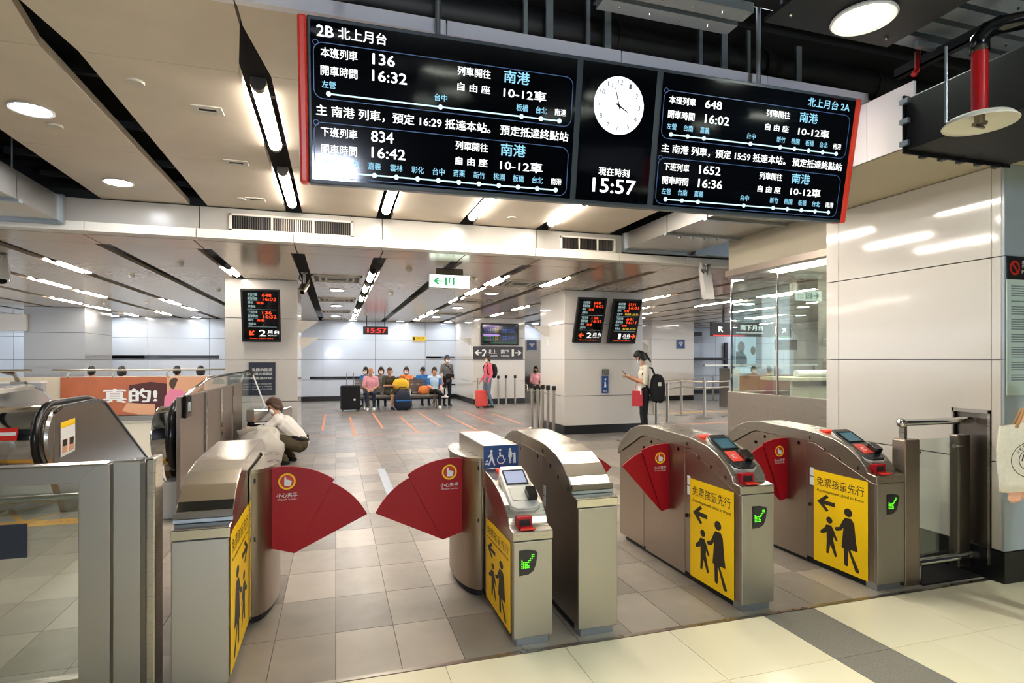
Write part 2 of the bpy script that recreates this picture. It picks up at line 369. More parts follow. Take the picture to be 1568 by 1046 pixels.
# ================================================================== CEILINGS
NZ, FZ = 3.36, 2.97
SN = [-2.62, -1.54, -.49, .59, 1.67, 2.75, 3.87]
ceil_near = struct(obj('ceiling', boxes([(-9, 10, 3.2, 7.7, 3.75, 3.9), (-4.32, -4.28, 3.2, 7.5, 3.06, 3.76), (9.9, 10, 3.2, 7.7, 3.0, 3.8), (-9, 10, 7.68, 7.72, 3.3, 3.8)]), 'plenum'), 'beige panelled ceiling with black slots before the cross beam')  # upright sheets added to keep world light out of the void
for a, b in zip(SN, SN[1:]):
    a0, b0 = a + .095, b - .095
    for y0, y1 in ((3.984, 5.797), (5.803, 7.56)):
        obj('panel', MB().box(a0, b0, y0, y1, NZ, NZ + .06), 'ceiling_beige', ceil_near)
    a1, b1 = a + .008, b - .008
    mb = MB(); pl = [(a1, 3.22), (b1, 3.22), (b1, 3.42), (b0, 3.978), (a0, 3.978), (a1, 3.42)]
    mb.prism(pl, NZ, NZ + .06, 'z'); obj('panel', mb, 'ceiling_beige', ceil_near)
obj('panel', MB().box(-9, -4.34, 3.22, 7.56, NZ - .2, NZ - .14), 'ceiling_beige', ceil_near)
mb = MB()
for y in (3.6, 4.6, 5.6, 6.6, 7.3): mb.box(-3, 4, y, y + .05, 3.5, 3.56)
obj('slot_rail', mb, 'black_paint', ceil_near)
t = thing('ceiling_edge_band', 'pale lavender-white band edging the near ceiling above the board', 'ceiling edge')
for a, b in zip([-3.7] + SN[:-1], SN[:-1] + [3.62]): obj('band_piece', MB().box(a + .004, b - .004, 3.17, 3.215, NZ - .004, NZ + .075), 'band_lav', t)
for k, (x, zt) in enumerate(((1.06, .3), (1.2, .26), (1.46, .3), (1.58, .28), (2.25, .3), (2.42, .26), (2.62, .3), (3.02, .26))):
    obj('hanger', MB().box(x - .012, x + .012 + .02 * (k % 2), 3.19, 3.21, NZ + .07, NZ + .07 + zt), 'galv', t)
SF = [-9.7, -8.55, -7.42, -6.28, -5.1, -3.92, -2.75, -1.62, -.49, .595, 1.69, 2.78, 3.87, 4.93, 6.02, 7.11, 8.2, 9.3, 10.4, 11.5, 12.6, 13.7, 14.8, 15.9, 17.0]
ceil_far = struct(obj('ceiling', boxes([(-13, 28, 7.7, 26, 3.3, 3.4), (-13.1, -13, 7.7, 26, 2.9, 3.4), (28, 28.1, 7.7, 26, 2.9, 3.4)]), 'plenum'), 'low glossy metal panel ceiling with dark slots over the far hall')  # end sheets added so no world light shows through the slots
rows = [8.26, 10.0, 11.8, 13.6, 15.4, 17.2, 19.0, 20.8, 22.4]
for a, b in zip(SF, SF[1:]):
    obj('panel', MB().box(a + .008, b - .008, 7.66, 8.255, FZ, FZ + .05), 'ceiling_metal', ceil_far)
    for y0, y1 in zip(rows, rows[1:]):
        obj('panel', MB().box(a + .09, b - .09, y0 + .003, y1 - .003, FZ, FZ + .05), 'ceiling_metal', ceil_far)
obj('panel', MB().box(17, 28, 7.66, 24, FZ, FZ + .05), 'ceiling_metal', ceil_far)
obj('panel', MB().box(-13, -9.7, 7.66, 24, FZ, FZ + .05), 'ceiling_metal', ceil_far)

# cross beam with grilles and a white lower band
beam = thing('cross_beam', 'grey panelled bulkhead beam with a white lower lip crossing the hall', 'beam')
obj('core', MB().box(-8, 6.1, 7.57, 7.7, FZ + .01, 3.45), 'joint', beam)
bj = [-8, -6.0, -3.6, -1.53, .57, 2.66, 3.98]
for a, b in zip(bj, bj[1:]):
    obj('beam_panel', MB().box(a + .005, b - .005, 7.54, 7.57, 3.075, 3.345), 'beam_panel', beam)
bb = [-8, -6, -4.8, -3.75, -2.66, -1.55, -.49, .57, 1.63, 2.62, 3.9, 5.0, 6.1]
for a, b in zip(bb, bb[1:]):
    obj('lip', MB().box(a + .004, b - .004, 7.47, 7.68, FZ, 3.072), 'band_white', beam)
def grille(x0, x1, n, label):
    t = thing('air_grille', label, 'air grille', (0, 0, 0))
    mb = MB(); z0, z1 = 3.08, 3.285
    mb.box(x0, x1, 7.515, 7.545, z0, z0 + .022).box(x0, x1, 7.515, 7.545, z1 - .022, z1).box(x0, x0 + .03, 7.515, 7.545, z0, z1).box(x1 - .03, x1, 7.515, 7.545, z0, z1)
    obj('frame', mb, 'off_white', t)
    obj('backing', MB().box(x0 + .01, x1 - .01, 7.537, 7.539, z0 + .01, z1 - .01), 'black', t)
    w = (x1 - x0 - .06) / n
    sl = MB().box(0, .008, 7.52, 7.536, z0 + .02, z1 - .02).mesh('slat'); sl.materials.append(MATS['steel_dark'])
    for k in range(1, n):
        o = bpy.data.objects.new('slat', sl); COL.objects.link(o); o.parent = t; o.location = (x0 + .03 + k * w - .004, 0, 0)
    for q in (1, 2):
        xx = x0 + (x1 - x0) * q / 3; obj('divider', MB().box(xx - .01, xx + .01, 7.514, 7.538, z0, z1), 'off_white', t)
grille(-1.21, .21, 54, 'long louvred air grille in the beam left of the hanging board')
grille(3.01, 3.87, 34, 'shorter louvred air grille in the beam beside the right duct')

# ================================================================== WALLS
ZR = [.18, .79, 1.535, 2.275, 2.97]
def wall_panels(wall, xs, y, rows, m, th=.02, gap=.006):
    for a, b in zip(xs, xs[1:]):
        for z0, z1 in zip(rows, rows[1:]):
            obj('panel', MB().box(a + gap, b - gap, y - th, y, z0 + gap, z1 - gap), m, wall)
wb = struct(obj('wall_back', MB().box(-13, 28, 22.3, 22.5, 0, 3.1), 'joint'), 'glossy pale panelled wall at the far end of the hall')
wall_panels(wb, [-13 + .0] + [-11.73 + 1.88 * k for k in range(10)], 22.3, ZR, 'panel_cool')
wall_panels(wb, [5.19 + 1.88 * k for k in range(13)], 22.3, ZR, 'panel_cool')
struct(obj('baseboard_back', MB().box(-13, 28, 22.26, 22.29, 0, .17), 'base_black'), 'black base strip of the far wall')
for k, (x0, x1, z, h) in enumerate([(3.35, 4.85, 1.62, .09), (-.9, 1.4, .86, .09), (.2, 1.4, .52, .07), (3.4, 4.8, .56, .05), (-8.9, -3.9, 1.62, .12)]):
    tag(obj('wall_slot', MB().box(x0, x1, 22.262, 22.282, z - h / 2, z + h / 2), 'black_gloss'),
        ['dark slot in the far wall behind the man in a cap', 'dark slot in the far wall behind the black suitcase', 'short lower dark slot in the far wall behind the suitcase', 'thin low dark slot in the far wall right of the benches', 'long dark slot in the far wall above the advertising wall'][k], 'wall slot')

def column(label, x0, x1, y0, y1, top, rows=ZR, m='panel_white', faces='fl', base=.18, mf=None):
    t = thing('column', label, 'column', (0, 0, 0))
    obj('core', MB().box(x0 + .01, x1 - .01, y0 + .01, y1 - .01, 0, top), 'joint', t)
    obj('plinth', MB().box(x0 + .004, x1 - .004, y0 + .004, y1 - .004, 0, base), 'base_black', t)
    zs = [z for z in rows if z < top - .05] + [top]
    for z0, z1 in zip(zs, zs[1:]):
        obj('panel', MB().box(x0, x1, y0 - .005, y0 + .012, z0 + .005, z1 - .005), mf or m, t, bevel=.003)
        if 'l' in faces: obj('panel', MB().box(x0 - .001, x0 + .012, y0 + .003, y1, z0 + .005, z1 - .005), m, t)
        if 'r' in faces: obj('panel', MB().box(x1 - .012, x1 + .001, y0 + .003, y1, z0 + .005, z1 - .005), m, t)
    return t
column('square white panelled column with one tilted timetable screen, beside the escalator', -1.85, -.66, 11.1, 12.3, FZ, faces='rl')
column('large white panelled column carrying two tilted timetable screens', 4.48, 6.28, 10.97, 12.4, FZ)
column('white panelled column with the departures monitor and direction sign', 4.49, 6.35, 19.2, 22.3, FZ)
column('white panelled column with a wifi sign behind the phone user', 11.2, 13.0, 18.9, 20.4, FZ)
column('glossy grey panelled column at the far left behind the railing', -8.0, -6.6, 18.6, 20.6, FZ, m='panel_grey', mf='panel_grey', faces='r')
tag(obj('ceiling_box', MB().box(-9.6, -7.9, 18.5, 20, 2.3, 2.75), 'panel_white', bevel=.01), 'white box bulkhead under the ceiling at the far left edge', 'bulkhead')

# white triangular wedge brackets on the columns
def bracket(label, x, y, z, dirx, facing):
    t = thing('wedge_bracket', label, 'bracket', (x, y, z))
    mb = MB(); mb.prism([(0, 0), (dirx * .36, 0), (dirx * .05, -.22), (0, -.22)], -.02, .02, 'y'); obj('wedge', mb, 'panel_white', t)
    obj('stem', MB().box(-.02 if dirx > 0 else 0, 0 if dirx > 0 else .02, -.025, .025, -.42, 0), 'off_white', t)
bracket('white wedge bracket on the right side of the timetable column by the escalator', -.655, 11.3, 2.26, 1, 'r')
bracket('lower dark wedge bracket behind the timetable column by the escalator', -.65, 12.0, 1.98, 1, 'r')
bracket('white wedge bracket on the left side of the two-screen column', 4.475, 11.9, 2.27, -1, 'l')
bracket('white wedge bracket on the left of the monitor column', 4.48, 19.6, 2.27, -1, 'l')
bracket('white wedge bracket on the left of the wifi column', 11.19, 19.1, 2.27, -1, 'l')

# ------------------------------------------------------------------ right pillar, soffit and booth
PX = 4.4
pil = thing('pillar', 'big glossy white panelled pillar at the right beside the gates', 'pillar')
obj('core', MB().box(PX + .03, 7.5, 2.85, 4.28, 0, 2.9), 'joint', pil)
zr = [.22, .835, 1.545, 2.262, 2.9]
for y0, y1 in ((2.82, 2.878), (2.884, 4.162), (4.168, 4.3)):
    for z0, z1 in zip(zr, zr[1:]):
        a, b = z0 + .004, z1 - .004
        if y0 == 2.884 and z0 < 1.5:
            if z0 < .5: obj('panel', MB().box(PX, PX + .03, 3.15, y1, a, b), 'panel_white', pil)
            else:
                obj('panel', MB().box(PX, PX + .03, 3.15, y1, a, b), 'panel_white', pil)
                obj('panel', MB().box(PX, PX + .03, y0, 3.15, 1.185, b), 'panel_white', pil)
        else: obj('panel', MB().box(PX, PX + .03, y0, y1, a, b), 'panel_white', pil)
for z0, z1 in zip(zr, zr[1:]): obj('panel', MB().box(PX + .004, 7.5, 2.80, 2.83, z0 + .002, z1 - .002), 'panel_blue', pil)
obj('plinth', MB().box(PX - .002, 7.5, 2.795, 4.3, 0, .215), 'base_black', pil)
mb = MB(); mb.box(PX - .008, PX + .01, 2.885, 3.15, 1.165, 1.19).box(PX - .008, PX + .01, 3.135, 3.15, .1, 1.19).box(PX - .008, PX + .01, 2.885, 2.9, .1, 1.19)
obj('niche_frame', mb, 'steel', pil)
obj('niche', MB().box(PX + .024, PX + .0295, 2.9, 3.135, .1, 1.165), 'steel_dark', pil)
# bulkhead above the pillar
sof = thing('bulkhead', 'beige ceiling bulkhead with white side above the right pillar', 'bulkhead')
obj('underside', MB().box(3.48, 7.5, 2.72, 4.3, 2.901, 2.94), 'soffit', sof)
obj('side_panel', MB().box(3.47, 3.49, 2.72, 3.05, 2.901, 3.3), 'band_lav', sof); obj('side_panel', MB().box(3.47, 3.49, 3.055, 4.3, 2.901, 3.3), 'band_lav', sof)
BX = 5.05
bo = thing('glass_booth', 'glass-walled service booth with steel base right of the gates', 'booth')
obj('base_wall', MB().box(BX, BX + .08, 4.4, 6.57, 0, 1.115), 'steel', bo, bevel=.004)
obj('base_wall', MB().box(BX + .08, 8.5, 6.49, 6.57, 0, 1.115), 'steel', bo)
for y0, y1 in ((4.4, 5.695), (5.703, 6.545)): obj('glass_pane', MB().box(BX + .03, BX + .042, y0, y1, 1.115, 2.62), 'glass_green', bo)
obj('glass_pane', MB().box(BX + .05, 8.5, 6.53, 6.542, 1.115, 2.62), 'glass_green', bo)
obj('mullion', MB().box(BX + .028, BX + .044, 5.69, 5.708, 1.115, 2.66), 'chrome', bo)
obj('corner_edge', MB().box(BX + .028, BX + .05, 6.53, 6.55, 1.115, 2.62), 'chrome', bo)
obj('header', MB().box(BX - .02, BX + .1, 4.32, 6.6, 2.66, 2.74), 'steel_side', bo)
obj('fascia', MB().box(BX, BX + .05, 4.32, 6.55, 2.74, 3.4), 'soffit', bo)
obj('booth_ceiling', MB().box(BX + .1, 9, 4.3, 6.6, 2.74, 2.78), 'off_white', bo)
obj('counter_top', MB().box(BX + .3, 7.6, 5.75, 6.3, 1.28, 1.32), 'booth_cream', bo); 
for k in range(3): obj('counter_front', MB().box(BX + .35 + k * .72, BX + 1.05 + k * .72, 5.8, 5.84, .02, 1.28), 'booth_cream', bo)
obj('booth_post', MB().box(6.35, 6.5, 6.2, 6.35, 0, 2.74), 'steel', bo); 
obj('rear_wall', MB().box(8.4, 8.5, 4.3, 6.5, 0, 2.74), 'panel_grey', bo)
t = thing('booth_door', 'dark double door at the right inside the glass booth', 'door')
for a, b in ((4.32, 4.55), (4.56, 4.8)): obj('leaf', MB().box(6.6 - (a - 4.3), 6.64 - (a - 4.3), a, b, .02, 2.3), 'steel_dark', t)
obj('frame', MB().box(6.05, 6.7, 4.30, 4.318, 0, 2.4), 'steel_dark', t)
tag(obj('ceiling_light', MB().box(5.6, 5.8, 4.6, 6.4, 2.722, 2.738), 'e_tube'), 'long bright light strip on the booth ceiling', 'ceiling light')
t = thing('dome_camera', 'white dome camera hanging from the booth ceiling', 'camera', (6.2, 5.35, 2.74))
mb = MB(); mb.lathe([(.07, 0), (.075, -.07), (.06, -.10)]); obj('housing', mb, 'white', t, auto=40)
mb = MB(); mb.ball((0, 0, -.11), .052); obj('dome', mb, 'black_gloss', t, smooth=True)
tag(obj('alarm_box', MB().box(6.6, 6.75, 4.9, 4.98, 2.62, 2.68), 'red', bevel=.008), 'small red alarm box under the booth ceiling', 'alarm')
t = thing('paper_roll', 'rolled white paper lying on the booth counter', 'paper', (5.9, 5.95, 1.366))
mb = MB(); mb.cyl((-.3, 0, 0), (.42, .1, .0), .045); obj('roll', mb, 'paper', t, auto=40)
t = thing('desk_fan', 'dark grey folded device on the booth counter beside the paper roll', 'device', (6.8, 6.0, 1.321))
mb = MB(); mb.box(-.15, .15, -.1, .1, 0, .03).box(-.03, .03, -.02, .02, .03, .2); obj('stand', mb, 'dark_plastic', t)
mb = MB(); mb.cap((-.16, 0, .2), (.16, 0, .24), .05, .04, .5); obj('head', mb, 'dark_plastic', t, smooth=True)
# plenum roof over the concourse in front of the ceiling edge
pl = struct(obj('ceiling', MB().box(-9, 10, -9, 3.3, 4.25, 4.4), 'plenum'), 'black open ceiling void over the concourse')
struct(obj('wall_front', MB().box(-9, 10, -9.2, -9, 0, 4.4), 'charcoal'), 'dark wall of the concourse behind the viewpoint')
struct(obj('shade_wall_left', MB().box(-6.2, -6, -9, 2.8, 0, 4.25), 'charcoal'), 'added dark wall cutting side light on the left of the outer concourse')  # unseen wall added to reduce world light from the left
struct(obj('shade_wall_right', MB().box(8, 8.2, -9, 2.75, 0, 4.25), 'charcoal'), 'added dark wall on the right keeping the bright world out of the board')  # unseen wall added so the board mirrors something dark
# ================================================================== LAMPS
def tube_light(x, y0, y1, z, label, group, w=.05):
    t = thing('tube_light', label, 'ceiling light', (x, y0, z), 0, group)
    L = y1 - y0
    mb = MB(); n = 9
    prof = [(w * math.cos(PI * k / (n - 1)) , -.055 * math.sin(PI * k / (n - 1)) + .03) for k in range(n)]
    mb.prism([(p[0], p[1]) for p in prof], 0.05, L - .05, 'y'); obj('diffuser', mb, 'e_tube', t)
    mb = MB()
    for a, b in ((0, .05), (L - .05, L)): mb.prism([(p[0] * 1.05, p[1] * 1.05) for p in prof], a, b, 'y')
    mb.box(-w, w, 0, L, .031, .06); obj('housing', mb, 'steel_dark', t)
    return t
near = [(-.49, 4.12, 5.32, 'left of the hanging board, nearer one'), (-.49, 5.95, 7.26, 'left of the hanging board, farther one'),
        (.59, 4.12, 5.32, 'hidden behind the left half of the board'), (.59, 6.1, 7.25, 'just under the lower left board edge'),
        (1.67, 4.12, 5.32, 'hidden behind the middle of the board'), (1.67, 6.1, 7.25, 'just under the board left of its clock'),
        (2.75, 4.12, 5.32, 'hidden behind the right half of the board'), (2.75, 6.1, 7.25, 'just under the clock of the board')]
for x, a, b, s in near: tube_light(x, a, b, NZ - .012, 'white tube light in the beige ceiling ' + s, 'tube lights of the near ceiling')
farl = {-.49: ('the slot holding the small bullet camera', []),
        .595: ('the slot straight above the benches', [(10.4, 1.1), (12.2, 1.1), (14.2, 1.1), (17.75, 1.1), (19.65, 1.1), (21.2, .6)]),
        2.78: ('the slot right of the green exit sign', [(10.25, 1.2), (12.0, 1.2), (13.9, 1.2), (17.6, 1.2), (19.3, 1.2), (21.0, .9)]),
        3.87: ('the slot left of the two-screen column', [(10.1, 1.2)]),
        4.93: ('the slot above the departures monitor', [(15.5, 1.2), (18.0, 1.0)]),
        -1.62: ('the slot ending at the escalator column', [(10.45, .9)]),
        -3.92: ('the slot above the ad wall', [(10.6, 1.3), (16.4, 1.3), (18.4, 1.2)]),
        -5.1: ('the slot behind the white bullet camera', [(13.0, 1.4), (14.9, 1.4), (20.5, 1.2)]),
        -6.28: ('the far left slot', [(16.8, 1.4), (18.75, 1.4), (21.5, .9)]),
        6.02: ('the slot right of the two-screen column', [(14.3, 1.3)]), 7.11: ('the slot over the phone user', [(12.2, 1.6), (16.2, 1.3)]), 8.2: ('the second slot over the phone user', [(14.8, 1.3), (19.4, 1.3)]),
        9.3: ('the slot behind the glass booth', [(10.2, 1.8), (12.6, 1.8), (16.5, 1.3)]), 11.5: ('the second slot behind the glass booth', [(11.0, 1.8), (14.0, 1.8)]), 13.7: ('the third slot behind the glass booth', [(12.5, 1.8), (16.0, 1.8)])}
for x, (s, l) in farl.items():
    for k, (y, L) in enumerate(l):
        tube_light(x, y - L / 2, y + L / 2, FZ + .022, f'{ORD[k]} tube light from the cross beam in {s}', 'tube lights of the far ceiling')
def downlight(x, y, z, r, label, group, m='e_down'):
    t = thing('downlight', label, 'ceiling light', (x, y, z), 0, group)
    mb = MB(); mb.lathe([(r, 0), (r * 1.12, -.004), (r * 1.22, -.012), (r * 1.18, -.018), (r * 1.02, -.014), (r, -.006)], n=32); obj('rim', mb, 'white', t, auto=40)
    mb = MB(); mb.lathe([(r * .99, -.006), (r * .98, -.011)], n=32); obj('lamp', mb, m, t)
    return t
for x, y, s in ((-2.1, 4.99, 'big round downlight at the upper left of the beige ceiling'), (-2.12, 6.79, 'round downlight in the beige ceiling above the beam at left')):
    downlight(x, y, NZ, .115, s, 'round downlights of the near ceiling')
for k, (x, y) in enumerate([(.03, 12.35), (.02, 15.97), (0., 19.85)]): downlight(x, y, FZ, .13, f'{ORD[k]} round downlight from the beam in the row left above the benches', 'round downlights of the far ceiling')
for k, (x, y) in enumerate([(3.21, 11.98), (3.21, 15.6), (3.22, 19.17)]): downlight(x, y, FZ, .13, f'{ORD[k]} round downlight from the beam in the row right of the exit sign', 'round downlights of the far ceiling')
for k, x in enumerate([-9.2, -6.9, -4.5, -2.2, .6, 2.3, 4.1, 7.6, 9.9, 12.2, 14.6, 17.6, 20]): downlight(x, 21.7, FZ, .13, f'{ORD[k] if k < 10 else ("eleventh","twelfth","thirteenth")[k-10]} round downlight from the left in the row washing the far wall', 'wall washing downlights')
# fill lamps added over and behind the viewpoint to brighten the gate fronts
for k, (x, y) in enumerate([(.9, .4), (2.6, .2), (4.4, .5), (1.3, -1.4), (3.1, -1.5), (4.9, -1.5), (1.2, -3.3), (3.2, -3.2)]):
    t = thing('downlight', f'added round fill downlight behind the viewpoint, {ORD[k]} of its rows', 'ceiling light', (x, y, 3.36), 0, 'added fill downlights behind the viewpoint')
    obj('rim', MB().tube([(.19 * math.cos(q), .19 * math.sin(q), -.006) for q in np.linspace(0, 2 * PI, 33)[:-1]], .014, 6, closed=True), 'white', t, smooth=True)
    mb = MB(); n_ = 28
    mb.add([(.175 * math.cos(2*PI*q/n_), .175 * math.sin(2*PI*q/n_), z) for z in (0, .13) for q in range(n_)], [(q, (q+1) % n_, (q+1) % n_ + n_, q + n_) for q in range(n_)]); obj('baffle', mb, 'black_paint', t)
    mb = MB(); mb.lathe([(.17, .12), (.17, .13)], n=28); obj('lamp', mb, 'e_conc_fill', t)
    ring = MB(); m_ = 28
    ring.add([(.18 * math.cos(2*PI*q/m_), .18 * math.sin(2*PI*q/m_), .002) for q in range(m_)] + [(.6 * math.cos(2*PI*q/m_), .6 * math.sin(2*PI*q/m_), .002) for q in range(m_)], [(q, (q+1) % m_, (q+1) % m_ + m_, q + m_) for q in range(m_)]); obj('panel', ring, 'black_paint', t)
for k, (x, y) in enumerate([(9.9, 12.4), (10.0, 17.6), (12.1, 12.6), (14.3, 15.0), (16.4, 13.0), (16.4, 19.0), (19.0, 16.0), (19.5, 20.0), (22.5, 19.0), (23.5, 21.5)]):  # extra lamps added because the hall behind the booth rendered dark
    downlight(x, y, FZ, .14, f'{ORD[k]} round downlight added to brighten the hall behind the glass booth', 'added downlights behind the booth')
# small ceiling fittings
def disc_fit(x, y, z, r, label, g):
    mb = MB(); mb.lathe([(r, 0), (r, -.008), (r * .9, -.014)], c=(0, 0, 0), n=20); o = obj('sprinkler_cover', mb, 'off_white', auto=40, loc=(x, y, z)); tag(o, label, 'ceiling cover', g)
for x, y, s in ((-1.25, 4.31, 'white round cover disc in the beige ceiling, upper one'), (-2.08, 5.3, 'white round cover disc under the big downlight'), (-1.02, 7.1, 'tiny white cover disc beside the smallest slot vent'), (2.15, 7.03, 'white cover disc in the ceiling under the clock')): disc_fit(x, y, NZ, .055, s, 'round ceiling covers')
for k, (x, y) in enumerate([(-.888, 4.64), (-.874, 5.81), (-.869, 7.08)]):
    t = thing('slot_vent', f'small square vent with a black slot in the beige ceiling, {["nearest", "middle", "farthest"][k]} of three', 'vent', (x, y, NZ), 0, 'small slot vents')
    mb = MB(); mb.box(-.1, .1, -.07, -.025, -.008, 0).box(-.1, .1, .025, .07, -.008, 0).box(-.1, -.06, -.025, .025, -.008, 0).box(.06, .1, -.025, .025, -.008, 0); obj('plate', mb, 'off_white', t)
    obj('slot', MB().box(-.06, .06, -.025, .025, -.003, -.001), 'black', t)
for k, (x, y) in enumerate([(.02, 10.64), (.03, 14.38), (0, 17.94), (-.04, 21.4), (3.3, 10.28), (3.17, 13.75), (3.28, 17.71), (3.3, 21.2), (8.6, 11.6), (10.6, 15.0)]):
    t = thing('ceiling_cassette', f'square air diffuser in the far ceiling, {ORD[k % 4 if k < 8 else k - 8]} from the beam in the {["left", "right", "far right"][k // 4]} row', 'air diffuser', (x, y, FZ), 0, 'air diffusers of the far ceiling')
    mb = MB()
    for a, b in ((.42, .38), (.30, .26), (.2, .16)):
        for q in (-1, 1): mb.box(-a, a, min(q * a, q * b), max(q * a, q * b), -.02, 0).box(min(q * a, q * b), max(q * a, q * b), -a, a, -.02, 0)
    obj('vanes', mb, 'off_white', t); obj('recess', MB().box(-.38, .38, -.38, .38, -.004, -.002), 'charcoal', t)
for k, (x, y) in enumerate([(1.1, 9.1), (2.3, 9.8), (1.15, 12.6), (-2.2, 9.6), (-2.3, 13.0), (-3.3, 11.2), (-4.5, 16.4), (-5.6, 17.0), (.9, 18.6)]):
    t = thing('smoke_detector', f'small round detector under the far ceiling, {ORD[k]} of its group', 'smoke detector', (x, y, FZ), 0, 'detectors of the far ceiling')
    mb = MB(); mb.lathe([(.05, 0), (.05, -.02), (.03, -.05)], n=16); obj('body', mb, 'off_white', t, auto=40)

# ================================================================== DUCTS AND OVERHEAD
t = thing('air_duct', 'silver sheet-metal duct under the ceiling at the left edge', 'duct')
for y0, y1 in ((3.6, 5.6), (5.61, 6.52), (6.53, 7.46)): obj('section', MB().box(-4.05, -2.86, y0, y1, 3.05, 3.32), 'duct', t)
obj('flange', MB().box(-4.08, -2.83, 6.49, 6.56, 3.02, 3.05), 'galv', t); obj('flange', MB().box(-4.08, -2.83, 7.40, 7.46, 3.02, 3.34), 'galv', t)
obj('rod', MB().cyl((-2.9, 6.53, 3.3), (-2.9, 6.53, 3.7), .008), 'galv', t)
t = thing('air_duct', 'silver sheet-metal duct under the ceiling right of the hanging board', 'duct')
for y0, y1 in ((3.6, 5.5), (5.52, 6.32), (6.34, 7.46)): obj('section', MB().box(3.97, 5.04, y0, y1, 3.13, 3.355), 'duct', t)
for y in (5.51, 6.33): obj('flange', MB().box(3.94, 5.045, y - .03, y + .03, 3.10, 3.13), 'galv', t)
for k in range(5): obj('bolt', MB().lathe([(.018, 0), (.018, -.025)], c=(4.15 + k * .18, 6.33, 3.1), n=8), 'galv', t)
obj('flange', MB().box(3.94, 5.045, 7.40, 7.46, 3.09, 3.355), 'galv', t)
tag(obj('cable_tray', MB().box(5.06, 6.1, 7.30, 7.53, 3.09, 3.34), 'galv'), 'grey metal box section behind the right duct', 'duct')
# dark services above the board
t = thing('black_pipe', 'thick black insulated pipe running above the hanging board', 'pipe', (0, 0, 0))
mb = MB(); mb.tube([(x, 3.42 + .01 * math.sin(x * 3), 3.62) for x in np.linspace(-.3, 5.2, 24)], .12, 14); obj('pipe', mb, 'black_paint', t, smooth=True)
for x in (1.75, 2.9, 3.9): obj('collar', MB().tube([(x - .03, 3.42, 3.62), (x + .03, 3.42, 3.62)], .135, 14), 'black', t, auto=40)
t = thing('black_pipe', 'flat black cable trunk along the ceiling void over the board', 'pipe', (0, 0, 0))
obj('trunk', MB().box(-.5, 5.4, 2.72, 2.98, 3.74, 3.86), 'black_paint', t); 
for k in range(5): obj('hanger', MB().box(.2 + k * 1.1, .23 + k * 1.1, 2.82, 2.86, 3.86, 4.3), 'galv', t)
def deck(label, x0, x1, y0, y1, z):
    t = thing('metal_deck', label, 'metal deck', (0, 0, 0))
    n = int((y1 - y0) / .14)
    for k in range(n):
        y = y0 + k * .14
        mb = MB(); mb.prism([(y, z), (y + .1, z), (y + .112, z + .05), (y + .138, z + .05), (y + .138, z + .055), (y, z + .055)], x0, x1, 'x'); obj('rib', mb, 'galv', t)
    mb = MB()
    for k in range(n):
        for q in range(4): mb.lathe([(.009, 0), (.006, -.01)], c=(x0 + .12 + q * (x1 - x0 - .2) / 3.5, y0 + k * .14 + .05, z), n=8)
    obj('screw', mb, 'chrome', t)
deck('ribbed galvanised deck left of the round light panel at the top', 1.42, 2.3, 2.76, 3.12, 3.545)
deck('ribbed galvanised deck at the upper right corner above the black duct', 3.08, 4.5, 2.0, 2.75, 3.46)
t = thing('downlight', 'large round downlight in a black panel at the top right', 'ceiling light', (2.66, 2.36, 3.36))
mb = MB(); mb.lathe([(.118, 0), (.128, -.02), (.15, -.026), (.158, -.018), (.15, -.004), (.118, -.003)], n=36); obj('rim', mb, 'white', t, auto=40)
mb = MB(); mb.lathe([(.116, -.004), (.114, -.012)], n=32); obj('lamp', mb, 'e_big', t)
obj('panel', MB().box(-.46, .4, -.7, .2, 0, .025), 'black_paint', t)
mb = MB()
for a, b in ((-.38, .1), (.3, .12), (.3, -.3)): mb.ball((a, b, -.004), .012, 8, 6)
obj('screw', mb, 'chrome', t)
mb = MB()
for x in (-.42, .3): mb.cyl((x, .12, .02), (x, .12, .9), .006, 8)
obj('rod', mb, 'galv', t)
t = thing('strut', 'black angled steel strut crossing the ribbed deck at upper right', 'strut')
mb = MB(); mb.box(3.43, 3.44, 2.2, 2.82, 3.35, 3.41).box(3.43, 3.48, 2.2, 2.82, 3.35, 3.36); obj('bar', mb, 'black_paint', t); obj('rod', MB().cyl((3.45, 2.3, 3.36), (3.45, 2.3, 3.47), .006, 8), 'galv', t)
t = thing('air_duct', 'big black sheet-metal duct at the upper right corner', 'duct')
obj('body', MB().box(2.74, 3.48, -.6, 2.19, 2.6, 2.86), 'black_sheet', t, bevel=.006)
obj('flange', MB().box(2.73, 3.49, 2.19, 2.2, 2.585, 2.875), 'black_sheet', t)
for z in (2.63, 2.74, 2.84): obj('clip', MB().box(2.715, 2.735, 2.16, 2.205, z - .012, z + .012), 'galv', t)
for k in range(5): obj('corner_clip', MB().box(2.85 + k * .13, 2.88 + k * .13, 2.18, 2.21, 2.575, 2.59), 'black_paint', t)
t = thing('smoke_dish', 'white shallow dish under a red pipe at the upper right', 'detector dish', (2.47, 1.66, 2.49))
mb = MB(); mb.lathe([(.02, .045), (.066, .04), (.108, .025), (.126, .004), (.124, 0), (.106, .018), (.066, .032), (.02, .036)], n=36); obj('dish', mb, 'off_white', t, smooth=True)
mb = MB(); mb.lathe([(.018, .04), (.018, .01), (.026, .008), (.026, 0), (.008, -.004)], n=12); mb.box(-.025, .025, -.004, .004, -.012, -.004); obj('sensor', mb, 'steel_dark', t)
mb = MB(); mb.cyl((0, 0, .045), (0, 0, .30), .028, 14); obj('red_pipe', mb, 'red_pipe', t, auto=40)
mb = MB(); mb.tube([(0, 0, .29), (0, 0, .34), (.02, -.015, .375), (.06, -.04, .39), (.5, -.35, .42)], .034, 12); obj('elbow', mb, 'black_gloss', t, smooth=True)
